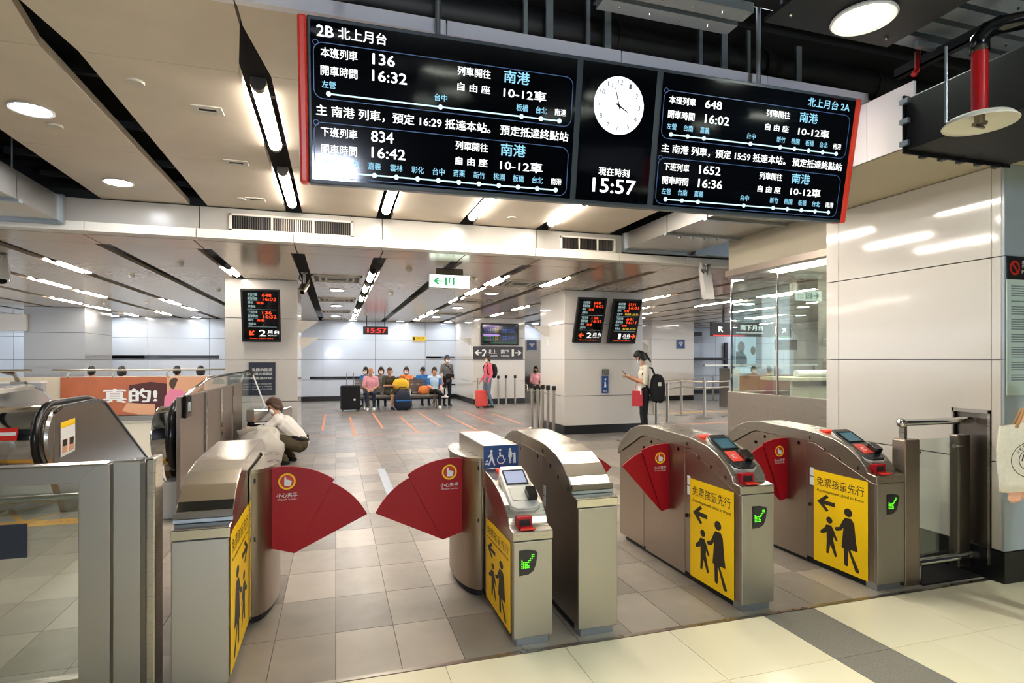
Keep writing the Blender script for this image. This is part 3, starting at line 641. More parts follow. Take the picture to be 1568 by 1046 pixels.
mb = MB(); mb.cyl((-.1, .06, .02), (-.1, .06, .33), .005, 8); obj('rod', mb, 'galv', t)
tag(obj('red_pipe', MB().tube([(3.32, 2.6, 3.26), (3.42, 2.66, 3.33), (3.44, 2.67, 3.45)], .016, 10), 'red_pipe', smooth=True), 'short red pipe end in the dark void above the board', 'pipe')
t = thing('downlight', 'dark round lamp cut by the top edge above the board', 'ceiling light', (.0, 2.62, 3.2))
mb = MB(); mb.lathe([(.15, .03), (.16, .01), (.15, 0), (.1, -.004)], n=32); obj('rim', mb, 'black_paint', t, auto=40)
mb = MB(); mb.lathe([(.09, -.003), (.085, -.008)], n=24); obj('lens', mb, 'off_white', t)
obj('rod', MB().cyl((0, 0, .03), (0, 0, 1.0), .008, 8), 'black', t)
tag(obj('slotted_rail', MB().box(3.29, 3.66, 2.55, 2.58, 3.40, 3.44), 'galv'), 'pale slotted rail in the void beside the red pipe', 'rail')
# bright lamp down the concourse that mirrors in the lower left of the board
t = thing('flood_lamp', 'bright flood lamp standing down the concourse behind the viewpoint', 'lamp', (-.27, -5.6, 0))
obj('pole', MB().cyl((0, 0, .02), (0, 0, 1.83), .025), 'black', t); obj('foot', MB().lathe([(.25, 0), (.25, .02), (.03, .04)]), 'black', t)
obj('lamp_head', MB().box(-.5, .5, -.08, -.01, 1.82, 2.33), 'black_paint', t); obj('lens', MB().box(-.42, .42, -.01, 0, 1.88, 2.27), 'e_lamp', t)

# ================================================================== HANGING TIMETABLE BOARD
SW, SH = 3.457, .790
e1 = Vector((math.cos(-.0106) * math.cos(.0068), math.sin(-.0106) * math.cos(.0068), math.sin(.0068)))
up = Vector((0, -math.sin(.17544), math.cos(.17544))); up = (up - e1 * up.dot(e1)).normalized(); nn = e1.cross(up)
cc = Vector((1.5522, 3.0, 2.84115)); TLc = cc - e1 * SW / 2 + up * SH / 2
bd = thing('timetable_board', 'wide black hanging train timetable board with a round clock and red ends', 'display board', (0, 0, 0))
BM = Matrix(((e1.x, up.x, nn.x, TLc.x), (e1.y, up.y, nn.y, TLc.y), (e1.z, up.z, nn.z, TLc.z), (0, 0, 0, 1)))
def bpart(name, mb, m, par=bd, eps=0., **k):
    o = obj(name, mb, m, par, **k); o.matrix_local = BM @ Matrix.Translation((0, 0, eps)) if par is bd else Matrix.Translation((0, 0, eps)); return o
bpart('casing', MB().box(.045, SW - .045, -SH, 0, -.1, -.004), 'frame_slate', bevel=.006)
bpart('end_cap', MB().box(0, .044, -SH, 0, -.105, 0), 'sign_red', bevel=.012); bpart('end_cap', MB().box(SW - .044, SW, -SH, 0, -.105, 0), 'sign_red', bevel=.012)
scr = {}
for nm, x0, x1 in (('left', .06, 1.46), ('mid', 1.495, 1.957), ('right', 1.997, SW - .052)):
    scr[nm] = bpart('screen', MB().box(x0, x1, -SH + .022, -.02, -.004, .0), 'screen')
for k, x in enumerate((.7, 2.75)): obj('hanger_rod', MB().cyl(cc + e1 * (x - SW / 2) + Vector((0, .06, .3)), cc + e1 * (x - SW / 2) + Vector((0, .06, 1.4)), .015), 'galv', bd)
I4 = Matrix.Identity(4)
def stext(rows, par):
    for s, x0, x1, yb, h, c in rows:
        m = 'e_white' if c == 'w' else 'e_cyan'
        text(s, x0, x1, -yb, -yb + h, m, par, I4, bold=.014 if h > .04 else .006, res=2)
stext([('2B',0.089,0.170,0.093,0.052,'w'), ('北上月台',0.190,0.424,0.093,0.055,'w'), ('本班列車',0.107,0.282,0.186,0.046,'w'), ('136',0.355,0.466,0.189,0.053,'w'), ('開車時間',0.106,0.282,0.270,0.047,'w'), ('16:32',0.353,0.527,0.267,0.053,'w'),
 ('左營',0.111,0.177,0.328,0.034,'b'), ('台中',0.671,0.737,0.325,0.034,'b'), ('板橋',1.117,1.185,0.327,0.036,'b'), ('台北',1.230,1.294,0.328,0.036,'b'), ('南港',1.340,1.407,0.327,0.036,'w'), ('列車開往',0.788,0.968,0.185,0.045,'w'), ('南港',1.041,1.186,0.191,0.064,'b'),
 ('自 由 座',0.790,0.968,0.261,0.041,'w'), ('10-12車',1.042,1.287,0.267,0.054,'w'), ('主 南港 列車，預定 16:29 抵達本站。 預定抵達終點站',0.082,1.429,0.461,0.053,'w'), ('下班列車',0.103,0.281,0.558,0.046,'w'), ('834',0.348,0.462,0.561,0.055,'w'), ('開車時間',0.104,0.279,0.642,0.049,'w'), ('16:42',0.351,0.524,0.639,0.053,'w'),
 ('列車開往',0.788,0.966,0.559,0.045,'w'), ('南港',1.038,1.182,0.567,0.065,'b'), ('自 由 座',0.790,0.967,0.636,0.042,'w'), ('10-12車',1.038,1.285,0.643,0.055,'w')], scr['left'])
for s, xc in zip('左營 台南 嘉義 雲林 彰化 台中 苗栗 新竹 桃園 板橋 台北 南港'.split(), [.143, .254, .366, .478, .589, .7, .811, .923, 1.035, 1.146, 1.259, 1.37]):
    stext([(s, xc - .032, xc + .032, .699, .036, 'w' if s == '南港' else 'b')], scr['left'])
stext([('北上月台 2A',3.029,3.359,0.092,0.054,'b'), ('本班列車',2.045,2.224,0.184,0.043,'w'), ('648',2.289,2.406,0.184,0.047,'w'), ('開車時間',2.046,2.225,0.266,0.046,'w'), ('16:02',2.296,2.468,0.269,0.050,'w'), ('列車開往',2.728,2.905,0.185,0.043,'w'), ('南港',2.980,3.121,0.191,0.061,'b'), ('自 由 座',2.731,2.907,0.264,0.040,'w'), ('10-12車',2.981,3.225,0.271,0.052,'w'),
 ('主 南港 列車，預定 15:59 抵達本站。 預定抵達終點站',2.021,3.361,0.461,0.051,'w'), ('下班列車',2.046,2.220,0.561,0.045,'w'), ('1652',2.291,2.442,0.562,0.050,'w'), ('開車時間',2.044,2.222,0.641,0.047,'w'), ('16:36',2.291,2.464,0.642,0.051,'w'), ('列車開往',2.728,2.902,0.559,0.044,'w'), ('南港',2.975,3.118,0.565,0.062,'b'), ('自 由 座',2.725,2.900,0.637,0.041,'w'), ('10-12車',2.977,3.217,0.640,0.052,'w')], scr['right'])
sx3 = [2.077, 2.19, 2.303, 2.636, 2.859, 2.969, 3.08, 3.191, 3.3]
for s, xc in zip('左營 台南 嘉義 台中 新竹 桃園 板橋 台北 南港'.split(), sx3):
    for yb in (.328, .699): stext([(s, xc - .032, xc + .032, yb, .035, 'w' if s == '南港' else 'b')], scr['right'])
stext([('現在時刻',1.627,1.824,0.623,0.046,'w'), ('15:57',1.594,1.871,0.719,0.080,'w')], scr['mid'])
def route(par, xs, y):
    mb = MB(); mb.box(xs[0], xs[-1], -y - .0035, -y + .0035, 0, .0012)
    for x in xs: mb.lathe([(.0125, .0), (.0125, .002)], c=(x, -y, 0), n=14)
    bpart('route_line', mb, 'e_pale', par)
route(scr['left'], [.143, .703, 1.149, 1.262, 1.37], .354); route(scr['left'], [.143, .254, .366, .478, .589, .7, .811, .923, 1.035, 1.146, 1.259, 1.37], .727)
route(scr['right'], sx3, .356); route(scr['right'], sx3, .728)
def rrect(par, x0, x1, y0, y1, r=.045, w=.0035):
    def ol(o):
        p = []
        for cx, cy, a in ((x1 - r, -y0 - r, 0), (x0 + r, -y0 - r, PI / 2), (x0 + r, -y1 + r, PI), (x1 - r, -y1 + r, 1.5 * PI)):
            p += [(cx + (r - o) * math.cos(a + PI / 2 * k / 6), cy + (r - o) * math.sin(a + PI / 2 * k / 6)) for k in range(7)]
        return p
    A, B = ol(0), ol(w); n = len(A); mb = MB()
    mb.add([(p[0], p[1], .001) for p in A + B], [(i, (i + 1) % n, (i + 1) % n + n, i + n) for i in range(n)])
    bpart('outline', mb, 'e_line', par)
    mb = MB(); c = (x0 + .012, -y0 - .004); a = circ(c[0], c[1], .014, 16); b = circ(c[0], c[1], .011, 16)
    mb.add([(p[0], p[1], .0014) for p in a + b], [(i, (i + 1) % 16, (i + 1) % 16 + 16, i + 16) for i in range(16)]); bpart('outline', mb, 'e_line', par)
rrect(scr['left'], .072, 1.441, .118, .381); rrect(scr['left'], .07, 1.436, .49, .757); rrect(scr['right'], 2.01, 3.377, .112, .383); rrect(scr['right'], 2.007, 3.366, .488, .758)
# clock face on the middle screen
ck = plate(circ(1.727, -.235, .157, 48), 'e_clock', scr['mid'], I4, 'clock_face', .002)
for h in range(12):
    a = PI / 2 - (h + 1) * PI / 6; x, y = 1.727 + .126 * math.cos(a), -.235 + .126 * math.sin(a); w = .009 if h < 9 else .016
    text(str(h + 1), x - w, x + w, y - .014, y + .014, 'print_grey', scr['mid'], I4, bold=0, res=2, eps=.0035, name='numeral')
def hand(ang, L, w):
    d = Vector((math.cos(ang), math.sin(ang))); n_ = Vector((-d.y, d.x)); c = Vector((1.727, -.235)); p = [c - d * .02 + n_ * w, c + d * L + n_ * w * .5, c + d * L - n_ * w * .5, c - d * .02 - n_ * w]
    plate([(q.x, q.y) for q in reversed(p)], 'ink', scr['mid'], I4, 'clock_hand', .004)
hand(math.radians(90 - 118.5), .068, .005); hand(math.radians(90 - 342), .098, .004)
plate(circ(1.727, -.235, .008, 12), 'ink', scr['mid'], I4, 'clock_hub', .0045)
# ================================================================== TICKET GATES
GW = .25
def arrow_matrix(par, fr, m='e_green'):
    # down-left arrow of green dots on a dark shield
    pts = [(-.05, -.075), (-.05, .06), (.0, .062), (.045, .052), (.055, .04), (.045, -.02), (.03, -.055), (.0, -.072)]
    d = plate(pts, 'dark_plastic', par, fr, 'arrow_display', .001, .002)
    dots = [(-4,-4),(-3,-4),(-2,-4),(-1,-4),(0,-4),(-4,-3),(-4,-2),(-4,-1),(-4,0),(-3,-3),(-2,-3),(-1,-3),(-3,-2),(-2,-2),(-3,-1),(-2,-1),(-1,-2),(-1,-1),(0,-1),(0,0),(1,0),(1,1),(2,1),(2,2),(3,2),(3,3),(0,-3),(2,3)]
    mb = MB()
    for i, j in dots: mb.lathe([(.0035, 0), (.003, .002)], c=(.003 + i * .0095, .005 + j * .0095, .0025), n=6)
    obj('dot', mb, m, d)
def child_sign(par, fr, w, h, flip=False):
    # yellow sticker: accompanied child in front; frame origin at its lower left corner
    s = plate([(0, 0), (w, 0), (w, h), (0, h)], 'yellow', par, fr, 'child_sign', .0015, .0015)
    X = (lambda x: w - x) if flip else (lambda x: x)
    f2 = Matrix.Translation((0, 0, .0016))
    def sh(p, nm='pictogram'): plate([(X(a * w), b * h) for a, b in (p if not flip else p[::-1])], 'ink_brown', s, f2, nm, .0006)
    text('免票孩童先行', .06 * w, .94 * w, .835 * h, .935 * h, 'ink_brown', s, f2, bold=0, eps=.0008)
    text('Accompanied child in front', .06 * w, .94 * w, .765 * h, .805 * h, 'ink_brown', s, f2, bold=.004, eps=.0008)
    sh([(.07, .665), (.25, .755), (.30, .735), (.21, .69), (.42, .69), (.42, .645), (.21, .645), (.30, .59), (.25, .57)])
    sh([(p[0], p[1]) for p in circ(.66, .63, .075, 18, .045)]); sh([(p[0], p[1]) for p in circ(.31, .49, .06, 16, .036)])
    sh([(.60, .57), (.72, .575), (.77, .53), (.80, .35), (.83, .255), (.70, .25), (.86, .06), (.84, .04), (.79, .045), (.66, .24), (.66, .08), (.63, .065), (.59, .08), (.58, .24), (.54, .25), (.575, .46), (.53, .42), (.44, .40), (.41, .42), (.43, .44), (.50, .455), (.56, .53)])
    sh([(.25, .435), (.35, .44), (.40, .39), (.47, .30), (.44, .285), (.39, .33), (.385, .29), (.46, .13), (.42, .115), (.33, .23), (.30, .13), (.25, .125), (.26, .27), (.255, .35), (.20, .33), (.15, .32), (.13, .335), (.15, .36), (.21, .39)])
    return s
def std_profile(zl=.77):
    top = [(0, zl - .05), (0, zl), (.07, zl + .012), (.085, zl + .05), (.13, zl + .1), (.22, zl + .16), (.34, zl + .205), (.50, zl + .232), (.56, zl + .238), (1.12, 1.025), (1.24, 1.012), (1.38, .965), (1.48, .9), (1.56, .83), (1.6, .775), (1.6, .72)]
    return top
def flap_geo(par, sgn, x, A, B, y, st):
    # fan shaped red flap of two overlapping leaves; points are (distance out of the housing, height)
    def leaf(pts, dy):
        mb = MB(); mb.prism([(x + sgn * o, z) for o, z in pts], y + dy, y + dy + .012, 'y'); return obj('flap', mb, 'flap_red', par, bevel=.002)
    leaf(B, .014); o = leaf(A, 0)
    cx, cz, s = st; fr = frameY(x + sgn * cx, y - .001, cz)
    plate(circ(0, 0, .05 * s, 24), 'yellow', o, fr, 'hand_sticker', .0005); plate(circ(0, 0, .04 * s, 24), 'red', o, fr, 'hand_sticker', .0008)
    plate([(-.015*s, -.028*s), (.02*s, -.028*s), (.028*s, .0), (.012*s, .01*s), (-.004*s, .012*s), (-.006*s, .03*s), (-.014*s, .03*s), (-.016*s, .0)], 'white', o, fr, 'hand_sticker', .0011)
    text('小心夾手', -.06*s, .06*s, -.098*s, -.07*s, 'white', o, fr, bold=.004, eps=.001)
    text('Watch hands', -.055*s, .055*s, -.114*s, -.104*s, 'white', o, fr, bold=0, eps=.001)
def arcp(c, r0, a0, r1, a1, n=12):
    return [(c[0] + (r0 + (r1 - r0) * k / (n - 1)) * math.cos(math.radians(a0 + (a1 - a0) * k / (n - 1))), c[1] + (r0 + (r1 - r0) * k / (n - 1)) * math.sin(math.radians(a0 + (a1 - a0) * k / (n - 1)))) for k in range(n)]
WP = (.116, .354)
WA = [(-.06, .40), (0, .39), WP] + arcp(WP, .499, 62.5, .549, 102) + [(-.06, .893)]
WB = [(.05, .40), WP] + arcp(WP, .478, 25.3, .472, 70)
NP = (.06, .425)
NA = [(-.005, .44), NP] + arcp(NP, .49, 70, .50, 97) + [(-.005, .925)]
NB = [(.02, .46), NP] + arcp(NP, .47, 47.5, .47, 76)
def gate(label, x0, kind):
    t = thing('ticket_gate', label, 'ticket gate', (x0, 2.95, 0), 0, 'ticket gates')
    w = GW; acc = kind == 'access'
    if acc: w = .232
    zl = .617 if acc else .77
    body = [(.012, .05), (.012, zl - .055), (.05, zl - .05), (.53, .92), (1.15, .935), (1.21, .92), (1.585, .73), (1.585, .05)]
    top = std_profile(zl)
    if acc:
        body = [(.012, .05), (.012, zl - .055), (.05, zl - .05), (.64, .725), (.64, .92), (1.4, .92), (1.4, .05)]
        top = [(0, zl - .05), (0, zl), (.08, zl + .015), (.1, zl + .05), (.16, zl + .11), (.26, zl + .16), (.42, zl + .2), (.63, zl + .225), (.645, .995), (1.4, .99), (1.4, .9), (.66, .9), (.64, .72)]
    seam = [(.05, zl - .045), (.53, .925), (1.15, .94), (1.21, .925), (1.6, .73)] if not acc else []
    mb = MB(); mb.prism(body, .012, w - .012, 'x'); obj('body', mb, 'steel_side', t, bevel=.004)
    poly = top + (seam[::-1] if seam else [(.05, zl - .045)])
    mb = MB(); mb.prism(poly, 0, w, 'x'); obj('hood', mb, 'steel_hood' if kind == 'exit' else 'steel', t, bevel=.006)
    obj('front_panel', MB().box(.006, w - .006, -.004, .02, .045, zl - .052), 'steel_front', t, bevel=.004)
    obj('foot', MB().box(.025, w - .025, .015, .1, 0, .05), 'galv', t); obj('plinth', MB().box(.03, w - .03, .1, 1.5 if not acc else 1.3, 0, .05), 'black', t)
    if kind == 'exit':
        obj('trim_bar', MB().box(-.002, w + .002, .064, .085, zl + .014, zl + .03), 'galv', t); obj('trim_bar', MB().box(-.002, w + .002, .062, .09, zl + .035, zl + .062), 'steel_dark', t)
    return t, w, zl
def side_doors(t, x, nrm):
    # seams on a flank of the body, x = local plane, nrm = -1 facing -X
    e = nrm * .003
    for y0, y1, z0, z1 in ((.60, 1.14, .03, .93), (1.17, 1.57, .04, .72)):
        obj('side_door', MB().box(min(x, x + e), max(x, x + e), y0, y1, z0, z1), 'steel_side', t, bevel=.001)
    for y, z in ((.56, .955), (.57, .45), (1.02, .46), (1.16, .84), (.14, .80), (.29, .84), (.42, .885)):
        obj('keyhole', MB().box(min(x - e * .5, x + 5 * e), max(x - e * .5, x + 5 * e), y - .006, y + .006, z - .012, z + .012), 'black', t)
    for y, z in ((.68, .9), (1.05, .9)): obj('lock', MB().lathe([(.014, 0), (.012, .004)], c=(x + e, y, z), n=12, axis='x'), 'chrome', t)
    for z in (.60, .67): obj('notice_sticker', MB().box(min(x, x + e), max(x, x + e), .535, .57, z, z + .06), 'white', t)
def reader(t, w, zl, acc):
    # card reader lying on the sloping top of the gate
    a = math.atan2(.17 if acc else .155, .30)
    R = Matrix.Translation((w / 2, .12 if acc else .10, zl + (.085 if acc else .082))) @ Matrix.Rotation(a, 4, 'X')
    rd = empty('card_reader', t, R)
    L = .36; hw = .085
    def rp(nm, mb, m, par=rd, **k): return obj(nm, mb, m, par, **k)
    ol = [(-hw, .02), (-hw * .6, -.005), (hw * .6, -.005), (hw, .02), (hw, L * .8), (hw * .8, L), (-hw * .8, L), (-hw, L * .8)]
    mb = MB(); mb.prism(ol, -.02, .02, 'z'); rp('casing', mb, 'silver_plastic' if acc else 'dark_plastic', bevel=.006)
    mb = MB(); mb.prism([(p[0] * 1.04, p[1] * 1.0 - .004) for p in ol], -.02, .006, 'z'); rp('lip', mb, 'silver_plastic', bevel=.004)
    rp('display', MB().box(-.06, .06, .20, .31, .02, .022), 'e_lcd' if acc else 'e_lcd_teal'); 
    mb = MB(); mb.box(-.068, .068, .192, .2, .018, .026).box(-.068, .068, .31, .318, .018, .026).box(-.068, -.06, .2, .31, .018, .026).box(.06, .068, .2, .31, .018, .026); rp('display_frame', mb, 'black', rd)
    rp('card_pad', MB().box(-.065, .02, .06, .165, .02, .023), 'off_white' if acc else 'sign_red')
    rp('code_scanner', MB().box(.022, .078, .05, .13, .02, .06), 'black_gloss', bevel=.004)
    if not acc: text('IC', -.04, -.01, .09, .13, 'white', rd, I4, eps=.0235)
    # ticket mouth and signal lamp
    obj('ticket_slot', MB().box(w * .18, w * .55, .045, .088, zl + .006, zl + .068), 'flap_red', t, bevel=.003); obj('ticket_mouth', MB().box(w * .22, w * .5, .044, .05, zl + .02, zl + .055), 'black', t)
    mb = MB(); mb.prism([(w * .2, 0), (w * .56, 0), (w * .5, .06), (w * .26, .06)], zl + .008, zl + .016, 'z'); obj('ticket_tray', mb, 'red', t)
    zz = zl + (.235 if not acc else .222); obj('signal_lamp', MB().box(w * .3, w * .68, .47 if not acc else .52, .55 if not acc else .60, zz, zz + .012), 'e_signal', t, bevel=.003)
# gate with reader (two on the right)
for lab, x0 in (('ticket gate with yellow child sign in the middle right lane', 2.36), ('ticket gate with yellow child sign beside the glass swing gate', 3.434)):
    t, w, zl = gate(lab, x0, 'reader'); reader(t, w, zl, False); side_doors(t, .012, -1)
    child_sign(t, frameXn(.010, .53, .045), .46, .675)
    arrow_matrix(t, frameY(.135, -.0045, .585))
    flap_geo(t, -1, .008, NA, NB, .80, (.075, .82, .85))
# accessible gate and its plain neighbour
t, w, zl = gate('low accessible ticket gate with blue pictogram panel and wide red flap', .907, 'access'); reader(t, w, zl, True)
child_sign(t, frameXn(.0105, .60, .045), .53, .50)
arrow_matrix(t, frameY(.085, -.0045, .46))
fr = frameY(0, .636, .845)
bs = plate([(.0, .0), (w, .0), (w, .148), (0, .148)], 'blue_sign', t, fr, 'pictogram_panel', 0, .006)
f2 = Matrix.Translation((0, 0, .0066))
def pic(p): plate(p, 'white', bs, f2, 'pictogram', .0004)
pic(circ(.05, .113, .009)); pic([(.045, .1), (.056, .102), (.06, .075), (.068, .045), (.076, .022), (.068, .02), (.056, .05), (.05, .055), (.036, .022), (.028, .024), (.042, .06), (.044, .08), (.028, .07), (.026, .075)]); pic([(.012, .05), (.026, .058), (.026, .045), (.014, .042)])
for c in ((.012, .032), (.026, .032)): pic(circ(*c, .006))
pic(circ(.108, .118, .008)); pic([(.102, .105), (.112, .105), (.113, .085), (.128, .084), (.136, .058), (.146, .060), (.146, .054), (.132, .05), (.124, .076), (.103, .075)])
a_, b_ = circ(.115, .055, .027, 24, None, 2.2, 6.0), circ(.115, .055, .021, 24, None, 2.2, 6.0)
mb = MB(); mb.add([(p[0], p[1], 0) for p in a_ + b_], [(i, i + 1, i + 25, i + 24) for i in range(23)]); o = obj('pictogram', mb, 'white', bs); o.matrix_local = f2 @ Matrix.Translation((0, 0, .0005))
pic(circ(.175, .120, .009)); pic([(.166, .108), (.186, .108), (.189, .07), (.184, .07), (.183, .03), (.177, .03), (.176, .065), (.174, .03), (.168, .03), (.167, .07), (.163, .07)]); pic(circ(.206, .092, .007)); pic([(.199, .084), (.213, .084), (.214, .03), (.208, .03), (.206, .055), (.204, .03), (.198, .03)]); pic([(.189, .1), (.2, .085), (.197, .08), (.186, .094)])
def flap_pillar(t, sgn, x):
    # half-round flap housing on the lane side of a wide gate
    arc = [(x + sgn * .125 * math.sin(q), 1.05 - .36 * math.cos(q)) for q in np.linspace(0, PI, 15)]
    mb = MB(); mb.prism(arc, .05, .885, 'z'); obj('flap_housing', mb, 'steel_side', t, auto=30)
    mb = MB(); mb.prism([(x + (p[0] - x) * 1.08, 1.05 + (p[1] - 1.05) * 1.03) for p in arc], .885, .905, 'z'); obj('housing_cap', mb, 'steel', t, auto=30)
    mb = MB(); mb.prism([(x + (p[0] - x) * .8, 1.05 + (p[1] - 1.05) * .9) for p in arc], 0, .05, 'z'); obj('housing_foot', mb, 'black', t)
    obj('seam_strip', MB().box(x - .004, x + .004, .66, .70, .05, .9), 'chrome', t)
    mb = MB()
    for z in (.84, .5): mb.box(x + sgn * .02 - .004, x + sgn * .02 + .004, .688, .7, z - .012, z + .012)
    obj('keyhole', mb, 'black', t)
flap_pillar(t, -1, .0)
flap_geo(t, -1, -.115, WA, WB, .83, (.07, .80, 1.))
t, w, zl = gate('plain stainless exit gate with curved hood next to the blue pictogram gate', 1.282, 'exit'); side_doors(t, .012, -1)
flap_geo(t, 1, w - .008, NA, NB, .80, (.075, .82, .85))
t, w, zl = gate('stainless exit gate at the left with a wide red flap and yellow sign', -.72, 'exit')
child_sign(t, frameXp(w - .0105, .06, .045), .60, .675, True)
flap_pillar(t, 1, w); flap_geo(t, 1, w + .115, WA, WB, .83, (.07, .80, 1.))

# ------------------------------------------------------------------ glass swing gate by the pillar
t = thing('swing_gate', 'glass swing gate with steel post and bars beside the right pillar', 'gate', (3.70, 2.96, 0))
obj('post', MB().box(0, .135, .0, .10, 0, 1.0), 'steel_side', t, bevel=.008)
obj('post_arm', MB().box(.03, .055, .03, .07, 1.0, 1.125), 'steel', t)
mb = MB(); mb.cyl((.03, .05, 1.11), (.69, .05, 1.11), .024, 14); obj('top_bar', mb, 'chrome', t, auto=40); mb = MB(); mb.ball((.03, .05, 1.11), .034); obj('bar_end', mb, 'chrome', t, smooth=True)
obj('glass_leaf', MB().box(.16, .56, .06, .072, .12, .99), 'glass_green', t)
obj('hinge_post', MB().box(.54, .66, .03, .10, .06, 1.01), 'steel_dark', t, bevel=.01)
mb = MB(); mb.cyl((.15, .05, .13), (.69, .02, .15), .028, 12).cyl((.14, .05, .13), (.14, .05, .0), .05, 12); obj('bottom_bar', mb, 'chrome', t, auto=40)
mb = MB()
for x, z in ((.15, .9), (.55, .93), (.55, .16)): mb.cyl((x - .035, .045, z), (x + .035, .045, z), .016, 10)
obj('clamp', mb, 'chrome', t, auto=40)
obj('threshold', MB().box(.14, .69, -.02, .6, .0, .012), 'black', t)

# ------------------------------------------------------------------ left fence
t = thing('glass_fence', 'low steel framed glass fence in the lower left corner', 'fence', (0, 2.95, 0))
obj('post', MB().box(-1.072, -.953, 0, .06, 0, 1.085), 'steel_front', t, bevel=.003); obj('post', MB().box(-.94, -.835, -.005, .065, 0, 1.095), 'steel_front', t, bevel=.003)
obj('post_cap', MB().box(-.945, -.83, -.01, .07, 1.095, 1.1), 'chrome', t); obj('post_strip', MB().box(-.835, -.815, 0, .055, 0, 1.08), 'steel_dark', t)
obj('post_shell', MB().box(-.815, -.776, -.004, .12, 0, 1.105), 'steel', t, bevel=.008)
mb = MB(); mb.prism([(-2.6, 1.01), (-1.072, 1.01), (-1.0, 1.0845), (-2.6, 1.0845)], -.002, .058, 'y'); obj('top_rail', mb, 'steel_front', t, bevel=.002)
obj('rail_cap', MB().box(-2.6, -.96, -.006, .066, 1.085, 1.092), 'chrome', t)
mb = MB(); mb.cyl((-2.6, .1, .925), (-1.07, .1, .935), .014, 10); obj('hand_bar', mb, 'steel', t, auto=40)
obj('bottom_rail', MB().box(-2.6, -1.07, .0, .05, .1, .16), 'steel', t)
obj('glass_leaf', MB().box(-2.6, -1.072, .025, .035, .16, 1.01), 'glass_green', t)
obj('black_notice', MB().box(-1.62, -1.265, .018, .023, .70, .845), 'navy', t)
# ================================================================== ESCALATOR AND VOID
def rail_path(x, end=12.6, c=(6.78, .78), r=.33):
    p = [(x, c[0] + .25, c[1] - r), (x, c[0], c[1] - r)]
    p += [(x, c[0] - r * math.sin(a), c[1] - r * math.cos(a)) for a in np.linspace(.2, PI - .05, 12)]
    p += [(x, c[0] + .3, c[1] + r), (x, 7.6, c[1] + r), (x, 7.85, c[1] + r - .04), (x, 8.1, c[1] + r - .16), (x, end, c[1] + r - .16 - (end - 8.1) * .577)]
    return p
es = thing('escalator', 'steel escalator going down behind the glass fence, black handrails', 'escalator')
# left balustrade
prof = [(6.62, .42), (6.62, 1.02), (6.8, 1.07), (7.65, 1.08), (7.9, 1.03), (9.72, -.02), (12.4, -1.57), (12.4, -2.4), (7.9, -.1), (6.9, .0)]
mb = MB(); mb.prism(prof, -2.66, -2.60, 'x'); obj('balustrade', mb, 'steel_side', es, bevel=.004)
mb = MB(); mb.tube(rail_path(-2.69), .034, 10); obj('handrail', mb, 'rubber', es, smooth=True)
mb = MB(); mb.tube([(-2.598, y, z + .012) for y, z in prof[1:7]], .014, 8); obj('edge_trim', mb, 'rubber', es, smooth=True)
mb = MB(); mb.lathe([(.24, 0), (.30, .01), (.31, .03), (.31, .46), (.3, .49), (.2, .50)], c=(-3.22, 6.80, .78), n=36, axis='x'); obj('newel_drum', mb, 'chrome', es, auto=40)
mb = MB(); mb.lathe([(.3, 0), (.31, .02), (.30, .05)], c=(-2.655, 6.80, .78), n=36, axis='x'); obj('newel_disc', mb, 'steel', es, auto=40)
fr = frameXp(-2.598, 6.74, .58); st = plate([(0, 0), (.33, .02), (.33, .36), (0, .34)], 'white', es, fr, 'caution_sticker', .001, .002)
plate([(0, .28), (.33, .30), (.33, .36), (0, .34)], 'yellow', st, I4, 'sticker_band', .0026); plate([(.03, .03), (.15, .035), (.15, .17), (.03, .165)], 'ad_peach', st, I4, 'sticker_picture', .0026); plate([(.18, .035), (.3, .04), (.3, .175), (.18, .17)], 'ad_peach', st, I4, 'sticker_picture', .0026)
plate([(.04, .1), (.14, .1), (.14, .165), (.05, .165)], 'ink', st, I4, 'sticker_picture', .003); plate([(.2, .1), (.28, .1), (.3, .17), (.2, .17)], 'ink', st, I4, 'sticker_picture', .003)
# hood behind the drum
hp = [(5.2, .0), (5.2, 1.18), (6.6, 1.24), (7.75, 1.27), (7.95, 1.22), (8.4, .95), (12.4, -1.3), (12.4, -2.4), (7.9, -.1)]
mb = MB(); mb.prism(hp, -3.42, -3.22, 'x'); obj('hood', mb, 'chrome', es, bevel=.05)
o = obj('red_notice', MB().box(-3.0, -2.84, -.004, .0, -.06, .06), 'red', es); o.location = (0, 6.80 - .3085, .78 + .07); o.rotation_euler = (math.radians(-13), 0, 0)
o = obj('red_notice', MB().box(-2.99, -2.85, -.006, .0, -.012, .018), 'white', es); o.location = (0, 6.80 - .3085, .78 + .07); o.rotation_euler = (math.radians(-13), 0, 0)
# right balustrade
prof = [(6.6, .42), (6.6, 1.0), (6.8, 1.06), (7.65, 1.07), (7.9, 1.03), (9.72, -.02), (12.4, -1.57), (12.4, -2.4), (7.9, -.1), (6.9, .0)]
mb = MB(); mb.prism(prof, -1.66, -1.60, 'x'); obj('balustrade', mb, 'steel_side', es, bevel=.004)
mb = MB(); mb.tube(rail_path(-1.52, c=(6.6, .78)), .05, 10); obj('handrail', mb, 'rubber', es, smooth=True)
mb = MB(); mb.lathe([(.2, 0), (.29, .01), (.3, .03), (.3, .16), (.28, .18)], c=(-1.72, 6.62, .77), n=36, axis='x'); obj('newel_drum', mb, 'chrome', es, auto=40)
obj('control_box', MB().box(-1.6, -1.44, 6.3, 6.6, .0, .36), 'panel_white', es, bevel=.01)
mb = MB()
for k in range(12): mb.box(-2.6, -1.66, 7.0 + k * .075, 7.05 + k * .075, 0, .008)
obj('comb_plate', mb, 'steel', es); obj('landing', MB().box(-2.6, -1.66, 6.9, 7.95, -.02, .003), 'steel_dark', es)
